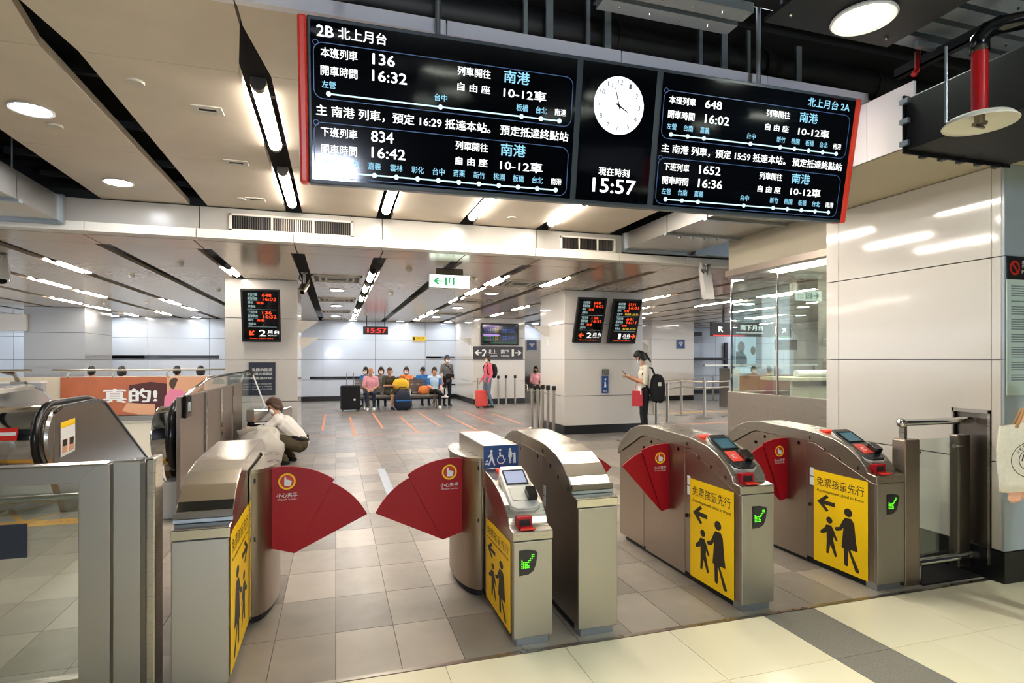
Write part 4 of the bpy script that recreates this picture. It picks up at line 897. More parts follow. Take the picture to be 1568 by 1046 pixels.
for k in range(9):
    y, z = 7.95 + k * .4, -.1 - k * .231
    obj('step', MB().box(-2.58, -1.68, y, y + .41, z - .25, z), 'galv', es)
# steel cladding with glass screen along the right side
sc = thing('escalator_screen', 'row of steel panels topped by slanted glass along the escalator', 'screen', (0, 0, 0))
for y0, y1 in ((6.13, 7.18), (7.26, 8.1), (8.16, 9.0), (9.06, 9.9)): obj('steel_panel', MB().box(-1.44, -1.405, y0, y1, 0, 1.19), 'steel_side', sc, bevel=.006)
for y in (7.22, 8.13, 9.03): obj('panel_post', MB().box(-1.44, -1.39, y - .035, y + .03, 0, 1.17), 'chrome', sc)
mb = MB(); mb.prism([(6.45, 1.19), (7.57, 1.19), (7.57, 1.325)], -1.432, -1.42, 'x'); obj('glass_pane', mb, 'glass', sc)
for y0, y1 in ((7.58, 8.7), (8.71, 9.88), (9.89, 11.05)): obj('glass_pane', MB().box(-1.432, -1.42, y0, y1, .2 if y0 > 9.8 else 1.19, 1.335), 'glass', sc)
mb = MB(); mb.tube([(-1.426, 6.4, 1.19), (-1.426, 7.55, 1.33), (-1.426, 11.05, 1.35)], .018, 10); obj('top_rail', mb, 'chrome', sc, smooth=True)
obj('reader_box', MB().box(-1.402, -1.37, 6.2, 6.42, .98, 1.2), 'black_gloss', sc, bevel=.01); obj('reader_face', MB().box(-1.371, -1.366, 6.25, 6.37, 1.04, 1.13), 'print_grey', sc)
# void parapet with the advert
adw = struct(obj('wall_void', MB().box(-7.4, -1.5, 16.0, 16.2, -4.5, 1.13), 'cream_wall'), 'cream parapet wall beyond the escalator void')
struct(obj('wall_void_left', MB().box(-7.6, -7.4, 7.9, 16.2, -4.5, 1.0), 'cream_wall'), 'pale side wall of the escalator void')
struct(obj('floor_void', MB().box(-7.6, -1.4, 7.5, 16.2, -4.6, -4.5), 'grout'), 'dark lower floor under the escalator')
ad = thing('advert_panel', 'orange photo advertisement with a pink-clad woman and white lettering', 'advertisement', (0, 0, 0))
obj('board', MB().box(-6.15, -1.7, 15.95, 15.985, .2, 1.12), 'ad_orange', ad); obj('ledge', MB().box(-6.15, -1.7, 15.9, 15.99, .07, .19), 'steel_dark', ad)
fr = frameY(0, 15.949, 0)
plate([(-4.75, .45), (-4.1, .22), (-3.95, .3), (-3.95, .95), (-4.3, 1.0), (-4.75, .92)], 'ad_dark', ad, fr, 'furniture_shape', .001); plate([(-4.9, .3), (-4.5, .2), (-4.2, .2), (-4.2, .45), (-4.8, .5)], 'ad_peach', ad, fr, 'floor_shape', .0015)
plate([(-3.95, .2), (-1.7, .2), (-1.7, 1.12), (-3.95, 1.12)], 'ad_peach', ad, fr, 'room_shape', .001)
plate([(-4.02, .22), (-3.35, .2), (-3.1, .45), (-3.25, .62), (-3.5, .55), (-3.62, .8), (-3.85, .85), (-4.0, .62)], 'ad_pink', ad, fr, 'woman_shape', .002); plate(circ(-3.72, .92, .12, 20, .13), 'ad_peach', ad, fr, 'woman_face', .0024); plate(circ(-3.78, .95, .12, 20, .14, .9, 4.6), 'hair_brown', ad, fr, 'woman_hair', .0028)
plate([(-3.1, .25), (-2.55, .2), (-2.55, .7), (-2.8, .8), (-3.05, .62), (-3.5, .5), (-3.5, .44)], 'skin_pale', ad, fr, 'child_shape', .003); plate(circ(-2.85, .9, .13, 20, .14), 'skin', ad, fr, 'child_face', .0032); plate(circ(-2.8, .96, .14, 20, .12, -.3, 3.4), 'hair', ad, fr, 'child_hair', .0036)
text('真的!', -5.3, -4.15, .5, .85, 'white', ad, fr, bold=.03, eps=.004)
plate([(-2.5, .6), (-1.9, .6), (-1.9, 1.08), (-2.5, 1.0)], 'blue_sign', ad, fr, 'corner_shape', .004)
rl = thing('handrail', 'steel handrail on curved brackets above the orange advertisement', 'handrail', (0, 0, 0))
mb = MB(); mb.tube([(-6.3, 15.95, 1.29), (-1.6, 15.95, 1.29)], .022, 8); obj('rail', mb, 'steel', rl, auto=40)
for x in (-5.95, -5.05, -3.9, -2.6): mb = MB(); mb.tube([(x, 15.96, 1.1), (x - .06, 15.95, 1.16), (x - .03, 15.95, 1.24), (x, 15.95, 1.28)], .022, 8); obj('bracket', mb, 'steel', rl, smooth=True)
pr_ = thing('parapet', 'pale grey parapet with thick handrail brackets at the left edge', 'parapet', (0, 0, 0))
obj('wall', MB().box(-12, -6.2, 15.2, 15.4, 0, 1.02), 'panel_grey', pr_); obj('coping', MB().box(-12, -6.2, 15.15, 15.45, 1.02, 1.06), 'panel_white', pr_)
mb = MB(); mb.tube([(-12, 15.1, 1.28), (-6.35, 15.1, 1.30)], .03, 8); obj('rail', mb, 'steel', pr_, auto=40)
for x in (-8.4, -7.5, -6.6): mb = MB(); mb.tube([(x - .3, 15.1, 1.27), (x - .06, 15.1, 1.22), (x - .02, 15.12, 1.1), (x, 15.15, 1.0)], [.03, .045, .045, .06], 8); mb.box(x - .12, x + .14, 15.05, 15.2, .98, 1.06); obj('bracket', mb, 'steel_dark', pr_)
# black bin with chrome band, broom stick
t = thing('waste_bin', 'long black bin with a mirror steel band beside the crouching worker', 'bin', (-.92, 10.2, 0))
ol = [(-.42, -.3), (-.3, -.36), (.1, -.3), (.22, .1), (.1, .3), (-.42, .25)]
mb = MB(); mb.prism(ol, .02, .55, 'z'); obj('body', mb, 'black_gloss', t, bevel=.02)
mb = MB(); mb.prism([(p[0] * 1.02, p[1] * 1.02) for p in ol], .55, .76, 'z'); obj('band', mb, 'chrome', t, bevel=.02)
t = thing('broom', 'white broom stick with a green tip leaning on the column', 'broom', (-1.15, 10.6, 0))
mb = MB(); mb.cyl((.18, -.15, .3), (-.2, .1, 1.28), .012, 8); obj('stick', mb, 'white', t, auto=40); mb = MB(); mb.cyl((-.2, .1, 1.27), (-.24, .125, 1.37), .02, 8); obj('grip', mb, 'e_exitgreen' if False else 'olive_cloth', t, auto=40)
obj('brush', MB().box(.08, .3, -.2, -.1, .02, .3), 'dark_plastic', t, bevel=.01)
t = thing('plastic_sack', 'translucent white plastic sack on the floor before the crouching worker', 'plastic sack', (-1.02, 8.75, 0))
mb = MB(); mb.ball((0, 0, .29), (.33, .26, .31), 16, 10)
random.seed(3)
mb.v = [(x + random.uniform(-.05, .05), y + random.uniform(-.05, .05), max(.0, z + random.uniform(-.045, .045))) for x, y, z in mb.v]; obj('sack', mb, 'plastic_film', t, smooth=True)
mb = MB(); mb.cap((-.25, -.1, .54), (-.05, -.15, .60), .05, .035, .3); mb.cap((-.02, -.1, .58), (.2, -.05, .55), .04, .05, .3, (0, 0, 1)); mb.cap((.05, -.1, .45), (.25, -.1, .35), .06, .04, .5); obj('mouth_fold', mb, 'plastic_film', t, smooth=True)

# ================================================================== SIGNS
def lcd_sign(label, x0, x1, yb, zb, h, tilt, nums, plat, arrow, extra=False):
    t = thing('timetable_screen', label, 'display screen', (x0, yb, zb)); w = x1 - x0
    R = Matrix.Rotation(PI / 2 + tilt, 4, 'X')
    body = obj('casing', MB().box(0, w, 0, h, -.06, 0), 'black', t, bevel=.008); body.matrix_local = R
    s = obj('screen', MB().box(.035, w - .035, .05, h - .03, .0, .004), 'screen', t); s.matrix_local = R
    def T(st, a, b, y0, y1, m, bold=.01): text(st, a * w, b * w, y0 * h, y1 * h, m, s, I4, bold=bold, res=2, eps=.0055)
    for k, (top, (num, tm, dest)) in enumerate(((.93, nums[0]), (.60, nums[1]))):
        T(('本班列車', '下班列車')[k], .18, .42, top - .055, top, 'e_teal'); T('Train No.', .18, .36, top - .075, top - .062, 'e_teal', 0)
        T('開車時間', .18, .42, top - .13, top - .078, 'e_teal'); T('Departure Time', .18, .42, top - .15, top - .137, 'e_teal', 0)
        T('開往', .18, .31, top - .2, top - .153, 'e_teal'); T('停靠站', .18, .37, top - .272, top - .225, 'e_teal'); T('Stops', .18, .28, top - .292, top - .279, 'e_teal', 0)
        T(num, .54, .78, top - .065, top - .005, 'e_orange', .0); T(tm, .56, .9, top - .14, top - .08, 'e_orange', .0); T(dest, .40, .58, top - .205, top - .16, 'e_orange')
        if extra: T('板橋-台北', .45, .93, top - .28, top - .23, 'e_gold')
        plate([(.16 * w, (top - .31) * h), (.9 * w, (top - .31) * h), (.9 * w, (top - .306) * h), (.16 * w, (top - .306) * h)], 'e_teal', s, I4, 'divider_line', .0055)
    ax = .12 if arrow != 'r' else .7
    T(plat, ax + (.32 if arrow != 'r' else -.36), ax + (.5 if arrow != 'r' else -.27), .115, .235, 'e_white', .006); T('月台', ax + (.53 if arrow != 'r' else -.2), ax + (.85 if arrow != 'r' else .06), .155, .235, 'e_white'); T('Platform', ax + (.56 if arrow != 'r' else -.17), ax + (.78 if arrow != 'r' else .04), .118, .14, 'e_white', 0)
    c = ((ax + .13) * w, .175 * h) if arrow != 'r' else ((ax + .17) * w, .175 * h); q = .055 * h
    ar = [(-1.1, 0), (0, 1), (.35, .75), (-.15, .22), (1.1, .22), (1.1, -.22), (-.15, -.22), (.35, -.75), (0, -1)]
    an = {'l': 0, 'r': PI, 'd': PI / 4}[arrow]
    plate([(c[0] + q * (a * math.cos(an) - b * math.sin(an)), c[1] + q * (a * math.sin(an) + b * math.cos(an))) for a, b in ar], 'e_orange', s, I4, 'arrow', .0055)
    T('Please board here', .2, .8, .065, .085, 'e_orange', 0)
    for q_ in (.25, .75): obj('wall_arm', MB().box(q_ * w - .02, q_ * w + .02, 0, .10, h * .1, h * .16), 'black', t)
lcd_sign('tilted black timetable screen with a down-left arrow on the escalator column', -1.56, -.93, 10.98, 1.85, .93, math.radians(14), [('648', '16:02', '南港'), ('136', '16:32', '南港')], '2', 'd')
lcd_sign('tilted timetable screen with a left arrow, left one on the two-screen column', 4.60, 5.23, 10.82, 1.88, .94, math.radians(19), [('648', '16:02', '南港'), ('136', '16:32', '南港')], '2', 'l')
lcd_sign('tilted timetable screen with a right arrow, right one on the two-screen column', 5.375, 6.02, 10.82, 1.87, .94, math.radians(19), [('1321', '16:01', '左營'), ('641', '16:11', '左營')], '1', 'r', True)
t = thing('notice_board', 'dark slate notice with white Chinese text on the escalator column', 'notice', (-1.47, 11.09, .907))
obj('plate', MB().box(0, .44, -.012, 0, 0, .585), 'navy', t); fr = frameY(0, -.013, 0)
for k, s in enumerate(('為節約能源', '本電扶梯開啟', '時間為07:00')): text(s, .05, .39, .43 - k * .075, .48 - k * .075, 'white', t, fr, bold=.015)
for k, s in enumerate(('To save energy, this', 'escalator is available', 'for service from 07:00')): text(s, .06, .38, .19 - k * .045, .215 - k * .045, 'white', t, fr, bold=0)
t = thing('extinguisher_sign', 'small blue pictogram sign on the front of the two-screen column', 'sign', (5.305, 10.94, .84))  # blue fire extinguisher sign with a small box above
obj('plate', MB().box(0, .15, -.01, 0, 0, .36), 'blue_sign', t); fr = frameY(0, -.011, 0); obj('box', MB().box(.01, .14, -.06, 0, .38, .50), 'steel_dark', t, bevel=.006)
plate(circ(.08, .29, .02), 'white', t, fr, 'pictogram', .001); plate([(.05, .12), (.1, .12), (.1, .16), (.085, .24), (.06, .24), (.06, .17)], 'white', t, fr, 'pictogram', .001); text('滅火器', .03, .12, .03, .06, 'white', t, fr)
t = thing('departures_monitor', 'flat departures monitor with coloured lines on the far column', 'monitor', (4.75, 19.18, 2.03))
obj('casing', MB().box(0, 1.33, -.1, 0, 0, .75), 'black', t, bevel=.01); s = obj('screen', MB().box(.04, 1.29, -.104, -.1, .05, .71), 'screen', t); fr = frameY(0, -.105, 0)
for k in range(2):
    y0 = .63 - k * .3
    plate([(.07, y0), (.68, y0), (.6, y0 + .035), (.07, y0 + .035)], 'e_lilac', s, fr, 'header_bar', .001)
    for q in range(4):
        y = y0 - .05 - q * .05
        for a, b, m_ in ((.1, .2, 'e_blue'), (.22, .34, 'e_lilac'), (.36, .44, 'e_blue'), (.48, .6, 'e_gold'), (.75, 1.2, 'e_blue')):
            if k and m_ == 'e_blue' and a < .5: m_ = 'e_grn'
            text(('1521', '16:05', '南港', '2A', '準點 On time')[(.1, .22, .36, .48, .75).index(a)], a, b, y, y + .028, m_, s, fr, bold=.0, res=1)
plate([(.3, .065), (1.25, .065), (1.25, .08), (.3, .08)], 'e_grn', s, fr, 'footer_bar', .001)
t = thing('direction_sign', 'dark grey platform direction sign with arrows under the monitor', 'sign', (4.48, 19.19, 1.55))
obj('plate', MB().box(0, 1.78, -.05, 0, 0, .44), 'charcoal', t); fr = frameY(0, -.051, 0)
def arrow(par, fr, cx, cy, q, an, m='white'):
    ar = [(-1.1, 0), (0, .9), (.3, .6), (-.2, .18), (1.1, .18), (1.1, -.18), (-.2, -.18), (.3, -.6), (0, -.9)]
    plate([(cx + q * (a * math.cos(an) - b * math.sin(an)), cy + q * (a * math.sin(an) + b * math.cos(an))) for a, b in ar], m, par, fr, 'arrow', .001)
arrow(t, fr, .17, .22, .11, 0); text('2', .3, .47, .1, .34, 'white', t, fr, bold=.02); text('北上', .52, .83, .19, .33, 'white', t, fr); text('N.bound', .54, .84, .09, .15, 'white', t, fr)
text('南下', .97, 1.28, .19, .33, 'white', t, fr); text('S.bound', .98, 1.28, .09, .15, 'white', t, fr); text('1', 1.37, 1.45, .1, .34, 'white', t, fr, bold=.006); arrow(t, fr, 1.61, .22, .11, PI)
t = thing('exit_sign', 'lit white and green emergency exit sign hanging below the ceiling', 'exit sign', (1.36, 8.72, 2.64))
obj('casing', MB().box(0, .62, 0, .07, 0, .2), 'off_white', t); obj('bracket', MB().box(.1, .52, .01, .06, .2, .30), 'steel_dark', t); obj('face', MB().box(.005, .615, -.004, 0, .005, .195), 'e_exit', t); fr = frameY(0, -.005, 0)
arrow(t, fr, .13, .1, .07, 0, 'e_exitgreen')
for a in (.235, .35): plate([(a, .03), (a + .035, .04), (a + .035, .16), (a, .17)], 'e_exitgreen', t, fr, 'door_pictogram', .001)
plate([(.29, .04), (.3, .09), (.285, .13), (.31, .165), (.325, .15), (.315, .12), (.34, .1), (.335, .09), (.315, .1), (.33, .05), (.32, .04), (.31, .08), (.3, .035)], 'e_exitgreen', t, fr, 'runner_pictogram', .001)
text('緊急出口', .43, .59, .09, .135, 'e_exitgreen', t, fr); text('EXIT', .45, .57, .04, .075, 'e_exitgreen', t, fr)
t = thing('led_clock', 'black LED clock with red digits hanging under the far ceiling', 'clock', (.88, 20, 2.38))
obj('casing', MB().box(0, .82, -.06, 0, 0, .27), 'black', t); obj('rod', MB().box(.1, .13, -.04, -.02, .27, .6), 'black', t); obj('rod', MB().box(.7, .73, -.04, -.02, .27, .6), 'black', t); text('15:57', .14, .76, .06, .22, 'e_red', t, frameY(0, -.061, 0), bold=.01)
t = thing('yellow_sign', 'small yellow lit locker sign high on the far wall', 'sign', (2.81, 22.279, 2.25))
obj('casing', MB().box(0, .5, -.06, 0, 0, .17), 'e_yellow', t); plate([(.02, .02), (.11, .02), (.11, .15), (.02, .15)], 'ink', t, frameY(0, -.061, 0), 'pictogram', .001); text('置物櫃', .15, .45, .09, .14, 'ink', t, frameY(0, -.061, 0)); text('Lockers', .15, .42, .03, .07, 'ink', t, frameY(0, -.061, 0))
def wifi(label, x, y, z, s):
    t = thing('wifi_sign', label, 'sign', (x, y, z)); obj('plate', MB().box(0, s, -.02, 0, 0, s), 'blue_sign', t); obj('caption', MB().box(.02, s - .02, -.02, 0, -.1 * s, 0), 'white', t); fr = frameY(s / 2, -.021, s * .3)
    for r in (.12, .24, .36):
        a, b = circ(0, 0, r * s, 9, None, PI / 4, 3 * PI / 4), circ(0, 0, (r + .06) * s, 9, None, PI / 4, 3 * PI / 4); mb = MB(); mb.add([(p[0], p[1], 0) for p in a + b], [(i, i + 1, i + 10, i + 9) for i in range(8)]); o = obj('wave', mb, 'white', t); o.matrix_local = fr @ Matrix.Translation((0, 0, .001))
    plate(circ(0, 0, .05 * s, 12), 'white', t, fr, 'wave', .001)
wifi('blue wifi sign on the white column behind the phone user', 12.25, 18.88, 1.95, .34)
wifi('blue wifi sign on the dark doorway between the two columns', 7.2, 21.515, 1.9, .4)
t = thing('doorway', 'dark doorway in the gap between the two white columns', 'doorway', (6.9, 21.5, 0)); obj('door_leaf', MB().box(0, 1.1, .02, .08, 0, 2.3), 'steel_dark', t); obj('frame', MB().box(-.06, 1.16, 0, .1, 2.3, 2.4).box(-.06, 0, 0, .1, 0, 2.3), 'galv', t)
t = thing('hanging_sign', 'black hanging platform sign seen through the booth glass', 'sign', (10.2, 14.0, 2.2))
obj('casing', MB().box(0, 2.75, -.05, .05, 0, .40), 'black', t); obj('rod', MB().box(.4, .44, -.02, .02, .4, .78).box(2.3, 2.34, -.02, .02, .4, .78), 'black', t); fr = frameY(0, -.051, 0)
obj('red_strip', MB().box(.05, 1.1, -.056, -.05, .01, .035), 'e_red', t); obj('green_strip', MB().box(2.0, 2.7, -.056, -.05, .01, .035), 'e_grn', t)
arrow(t, fr, .28, .2, .1, -PI / 4, 'e_white'); arrow(t, fr, 2.5, .2, .1, -PI * .75, 'e_white'); text('南下月台', .95, 1.75, .18, .34, 'e_white', t, fr, bold=.02); text('Southbound platform', .8, 1.75, .08, .14, 'e_white', t, fr); text('1', 2.17, 2.25, .1, .32, 'e_white', t, fr, bold=.02)
t = thing('light_box', 'pale blue lit poster box with two dark head silhouettes', 'poster', (17.5, 22.25, .9)); obj('face', MB().box(0, 1.1, -.05, -.01, 0, 2.0), 'e_poster', t); fr = frameY(0, -.051, 0)
plate(circ(.3, 1.2, .2, 20, .26), 'steel_dark', t, fr, 'silhouette', .001); plate([(0, .3), (.6, .3), (.62, .7), (.4, 1.0), (.0, 1.0)], 'print_grey', t, fr, 'silhouette', .001); plate(circ(.95, 1.05, .14, 20, .2), 'steel_dark', t, fr, 'silhouette', .001)
t = thing('glass_doorway', 'dark framed glass doorway in the far wall right of the wifi column', 'doorway', (14.3, 22.2, 0))
mb = MB(); mb.box(0, .1, -.04, .04, 0, 2.6).box(2.6, 2.75, -.04, .04, 0, 2.3).box(.1, 2.6, -.04, .04, 1.5, 1.62); obj('frame', mb, 'charcoal', t); obj('side_post', MB().box(-.7, -.1, -.1, 0, 0, 2.0), 'steel_dark', t); mb = MB(); mb.prism([(-.8, 2.35), (1.3, 2.6), (1.3, 2.75), (-.8, 2.75)], -.15, -.05, 'y'); obj('canopy', mb, 'charcoal', t)
tag(obj('wall_screen', MB().box(16.0, 17.0, 18.0, 18.06, 1.9, 2.3), 'black'), 'small black screen seen through the booth glass', 'screen')
column('white panelled column seen through the booth glass', 17.2, 18.6, 17.2, 18.4, FZ, faces='l')
# poster on the pillar front
t = thing('rules_poster', 'pale green rules poster with black header on the pillar front', 'poster', (PX + .012, 2.795, 1.30))
obj('sheet', MB().box(0, .55, -.006, 0, 0, .96), 'pale_green', t); obj('header', MB().box(0, .55, -.007, -.001, .80, .96), 'ink', t); fr = frameY(0, -.0075, 0)
a, b = circ(.075, .88, .05, 28), circ(.075, .88, .036, 28); mb = MB(); mb.add([(p[0], p[1], 0) for p in a + b], [(i, (i + 1) % 28, (i + 1) % 28 + 28, i + 28) for i in range(28)]); o = obj('ban_ring', mb, 'red', t); o.matrix_local = fr
plate([(.04, .91), (.05, .92), (.11, .855), (.1, .845)], 'red', t, fr, 'ban_ring', .0004); text('禁止事項', .14, .4, .885, .935, 'white', t, fr); text('Prohibited', .14, .38, .845, .868, 'white', t, fr)
mb = MB(); random.seed(5); y = .755
for blk in (5, 1, 4, 5, 4, 5, 4, 3):
    for k in range(blk): mb.box(.04, .04 + random.uniform(.25, .48), -.0075, -.006, y - .004, y + .004); y -= .0165
    y -= .022
obj('small_print', mb, 'print_grey', t)

# ================================================================== CAMERAS
def cctv(label, x, y, z, drop, yaw, pitch, L=.36, r=.06, m='panel_white'):
    t = thing('bullet_camera', label, 'camera', (x, y, z), 0)
    mb = MB(); mb.lathe([(.05, 0), (.05, -.02), (.02, -.03), (.018, -drop)], n=14); obj('mount', mb, 'steel_dark', t, auto=40)
    e = empty('head', t, Matrix.Translation((0, 0, -drop)) @ Matrix.Rotation(yaw, 4, 'Z') @ Matrix.Rotation(pitch, 4, 'X'))
    mb = MB(); mb.lathe([(r * .9, -L * .4), (r, -L * .36), (r, L * .55), (r * .9, L * .6)], c=(0, 0, -r), n=18, axis='y'); obj('body', mb, m, e, auto=40)
    mb = MB(); mb.prism([(-r * 1.15, -r * .2), (-r * .9, r * .35), (r * .9, r * .35), (r * 1.15, -r * .2), (r * 1.05, -r * .2), (r * .85, r * .22), (-r * .85, r * .22), (-r * 1.05, -r * .2)], -L * .5, L * .7, 'y'); obj('sun_shield', mb, m, e)
    mb = MB(); mb.lathe([(r * .7, L * .595), (r * .6, L * .61)], c=(0, 0, -r), n=18, axis='y'); obj('lens', mb, 'black_gloss', e)
    mb = MB(); mb.tube([(.03, -.05, 0), (.1, -.1, .06), (.06, -.05, .14)], .012, 8); obj('cable', mb, 'charcoal', e, smooth=True)
cctv('white bullet camera hanging at the far left above the railing', -4.25, 9.3, FZ, .12, math.radians(-150), math.radians(-50), .5, .075)
cctv('small bullet camera at the end of the slot beside the escalator column', -.49, 10.0, FZ, .2, math.radians(165), math.radians(-35), .3, .05, 'steel')
cctv('white bullet camera with looped cable below the right duct', 5.32, 7.4, FZ, .2, math.radians(170), math.radians(-75), .5, .075)

# ================================================================== STANCHIONS AND RAILS
def stanchion(label, x, y, group, base=True, h=1.0):
    t = thing('queue_post', label, 'queue post', (x, y, 0), 0, group)
    mb = MB(); mb.lathe([(.132, 0), (.132, .012), (.1, .025), (.03, .035)], n=20); obj('base', mb, 'steel', t, auto=40)
    mb = MB(); mb.cyl((0, 0, .03), (0, 0, h - .08), .032, 12); obj('pole', mb, 'steel', t, auto=40)
    mb = MB(); mb.lathe([(.04, h - .1), (.045, h - .09), (.045, h - .01), (.035, h)], n=14); obj('head', mb, 'dark_plastic', t, auto=40)
for k, (x, y) in enumerate([(5.2, 18.55), (5.54, 18.8), (5.85, 18.75)]): stanchion(f'steel queue post before the far column, {["left", "middle", "right"][k]} of three', x, y, 'queue posts at the far column')
for k, (x, y) in enumerate([(4.2, 12.2), (4.24, 11.93), (4.26, 11.66), (4.28, 11.39), (4.3, 11.1)]): stanchion(f'steel queue post gathered left of the two-screen column, {ORD[k]} from the left', x, y, 'queue posts at the two-screen column')
def rail_run(label, pts, zs=(.95, .8)):
    t = thing('railing', label, 'railing', (0, 0, 0))
    for x, y in pts:
        mb = MB(); mb.cyl((x, y, .02), (x, y, .98), .038, 10); mb.lathe([(.2, 0), (.2, .015), (.05, .03)], c=(x, y, 0), n=16); obj('post', mb, 'steel', t, auto=40)
    for (a, b) in zip(pts, pts[1:]):
        for z in zs: mb = MB(); mb.cyl((a[0], a[1], z), (b[0], b[1], z), .022, 8); obj('bar', mb, 'steel', t, auto=40)
rail_run('steel railing right behind the phone user, running to the right', [(7.0, 11.6), (9.1, 13.8), (9.2, 12.9), (10.2, 13.2)])
rail_run('steel railing farther back right of the phone user', [(7.6, 12.1), (8.6, 14.4), (10.86, 15.25), (13.5, 18.4)], (.95,))
# glass topped counter seen right of the phone user
t = thing('counter', 'brown counter with glass top rail right of the wifi column', 'counter', (12.4, 15.6, 0))
obj('body', MB().box(0, 4.5, 0, .5, 0, 1.0), 'wood', t); obj('end_panel', MB().box(-.35, 0, -.05, .5, 0, 1.25), 'steel', t); obj('top_rail', MB().box(-1.3, 4.5, -.05, .05, 1.33, 1.38), 'steel', t)
for x in (-.2, 1.4, 3.0): obj('stay', MB().box(x, x + .06, -.02, .02, 1.0, 1.33), 'steel_dark', t)

# ================================================================== BENCHES AND LUGGAGE
def bench(label, x, y, n, rotz, pitch=.56):
    t = thing('bench', label, 'bench', (x, y, 0), rotz)
    mb = MB(); mb.box(-.02, n * pitch + .02, -.03, .03, .33, .39); obj('beam', mb, 'steel_dark', t)
    for k in range(n):
        a = k * pitch + .02; b = (k + 1) * pitch - .02
        mb = MB()
        for q in range(5): mb.box(a, b, -.26 + q * .1, -.18 + q * .1, .405, .43)
        obj('seat', mb, 'steel', t)
        mb = MB()
        for q in range(5): mb.box(a, b, .25 + q * .02, .275 + q * .02, .5 + q * .085, .575 + q * .085)
        obj('backrest', mb, 'steel_dark', t)
    for a in (.3, n * pitch - .3):
        mb = MB(); mb.tube([(a, -.28, .02), (a, 0, .34), (a, .28, .02)], .022, 8); obj('leg', mb, 'steel', t, auto=40)
    for k in range(n + 1):
        mb = MB(); mb.tube([(k * pitch, .22, .39), (k * pitch, .2, .62), (k * pitch, -.2, .62), (k * pitch, -.24, .39)], .018, 8); obj('armrest', mb, 'steel', t, auto=40)
bench('front steel bench facing the gates, with the man in a pink shirt', .55, 18.35, 5, 0)
bench('rear steel bench behind the front one, with the orange-topped woman', .75, 19.75, 5, 0)
bench('steel bench in the gap between the two white columns', 6.6, 19.9, 3, 0)
bench('steel bench right of the wifi column', 14.2, 17.4, 3, 0)
def suitcase(label, x, y, rz, m, w=.42, h=.62, d=.26):
    t = thing('suitcase', label, 'suitcase', (x, y, 0), rz)
    obj('shell', MB().box(-w / 2, w / 2, -d / 2, d / 2, .05, .05 + h), m, t, bevel=.04)
    mb = MB()
    for k in range(5): mb.box(-w / 2 + .05 + k * (w - .1) / 5, -w / 2 + .07 + k * (w - .1) / 5, -d / 2 - .008, -d / 2 + .01, .1, h)
    obj('rib', mb, m, t)
    for a in (-1, 1):
        for b in (-1, 1): mb = MB(); mb.lathe([(.025, -.012), (.025, .012)], c=(a * (w / 2 - .05), b * (d / 2 - .05), .027), n=10, axis='x'); obj('wheel', mb, 'rubber', t)
    mb = MB(); mb.tube([(-.1, d / 4, h + .05), (-.1, d / 4, h + .42), (.1, d / 4, h + .42), (.1, d / 4, h + .05)], .011, 8); obj('pull_handle', mb, 'steel_dark', t)
    return t
t = suitcase('big black suitcase standing left of the bench', .42, 17.8, .1, 'black_cloth', .56, .72, .3); plate(circ(.1, .35, .03, 12), 'white', t, frameY(0, -.16, 0), 'badge', .001)
suitcase('coral red suitcase held by the woman with the black backpack', 4.42, 17.75, .2, 'case_coral', .36, .52, .24)
def sack(name, label, cat, loc, rz, r, m, strap=None, seed=1, band=None):
    t = thing(name, label, cat, loc, rz); mb = MB(); mb.ball((0, 0, r[2]), r, 16, 10); random.seed(seed)
    mb.v = [((abs(x / r[0]) ** .5) * r[0] * (1 - .14 * z / r[2]) * (1 if x > 0 else -1) + random.uniform(-.012, .012), (abs(y / r[1]) ** .5) * r[1] * (1 if y > 0 else -1), max(0, z + random.uniform(-.012, .012))) for x, y, z in mb.v]
    obj('bag_body', mb, m, t, smooth=True)
    if strap: mb = MB(); mb.tube([(-r[0] * .5, 0, r[2] * 1.8), (-r[0] * .3, 0, r[2] * 2.3), (r[0] * .3, 0, r[2] * 2.3), (r[0] * .5, 0, r[2] * 1.8)], .015, 8); obj('handle', mb, strap, t, smooth=True)
    if band: mb = MB(); mb.box(-r[0] * .8, r[0] * .8, -r[1] * 1.05, -r[1] * .8, r[2] * .95, r[2] * 1.05); obj('zip', mb, band, t)
    return t
sack('travel_bag', 'large navy travel bag on the floor before the bench', 'bag', (1.95, 17.75, 0), .1, (.30, .2, .30), 'navy_cloth', 'navy_cloth', 2, 'blue_cloth')
sack('shopping_bag', 'bright yellow shopping bag on the lap of the seated person', 'bag', (1.92, 18.02, .61), .1, (.29, .12, .17), 'bag_yellow', 'black_cloth', 3)
sack('hand_bag', 'orange and brown bag lying on the bench', 'bag', (2.68, 18.25, .432), .3, (.2, .14, .14), 'orange_cloth', None, 4)
sack('plastic_bag', 'small white plastic bag hanging by the pink-shirted man', 'bag', (.72, 18.2, .432), 0, (.1, .06, .1), 'white', None, 5)
sack('plastic_bag', 'small white bag beside the man in a white and blue shirt', 'bag', (3.28, 18.5, .432), 0, (.08, .06, .1), 'white', None, 6)
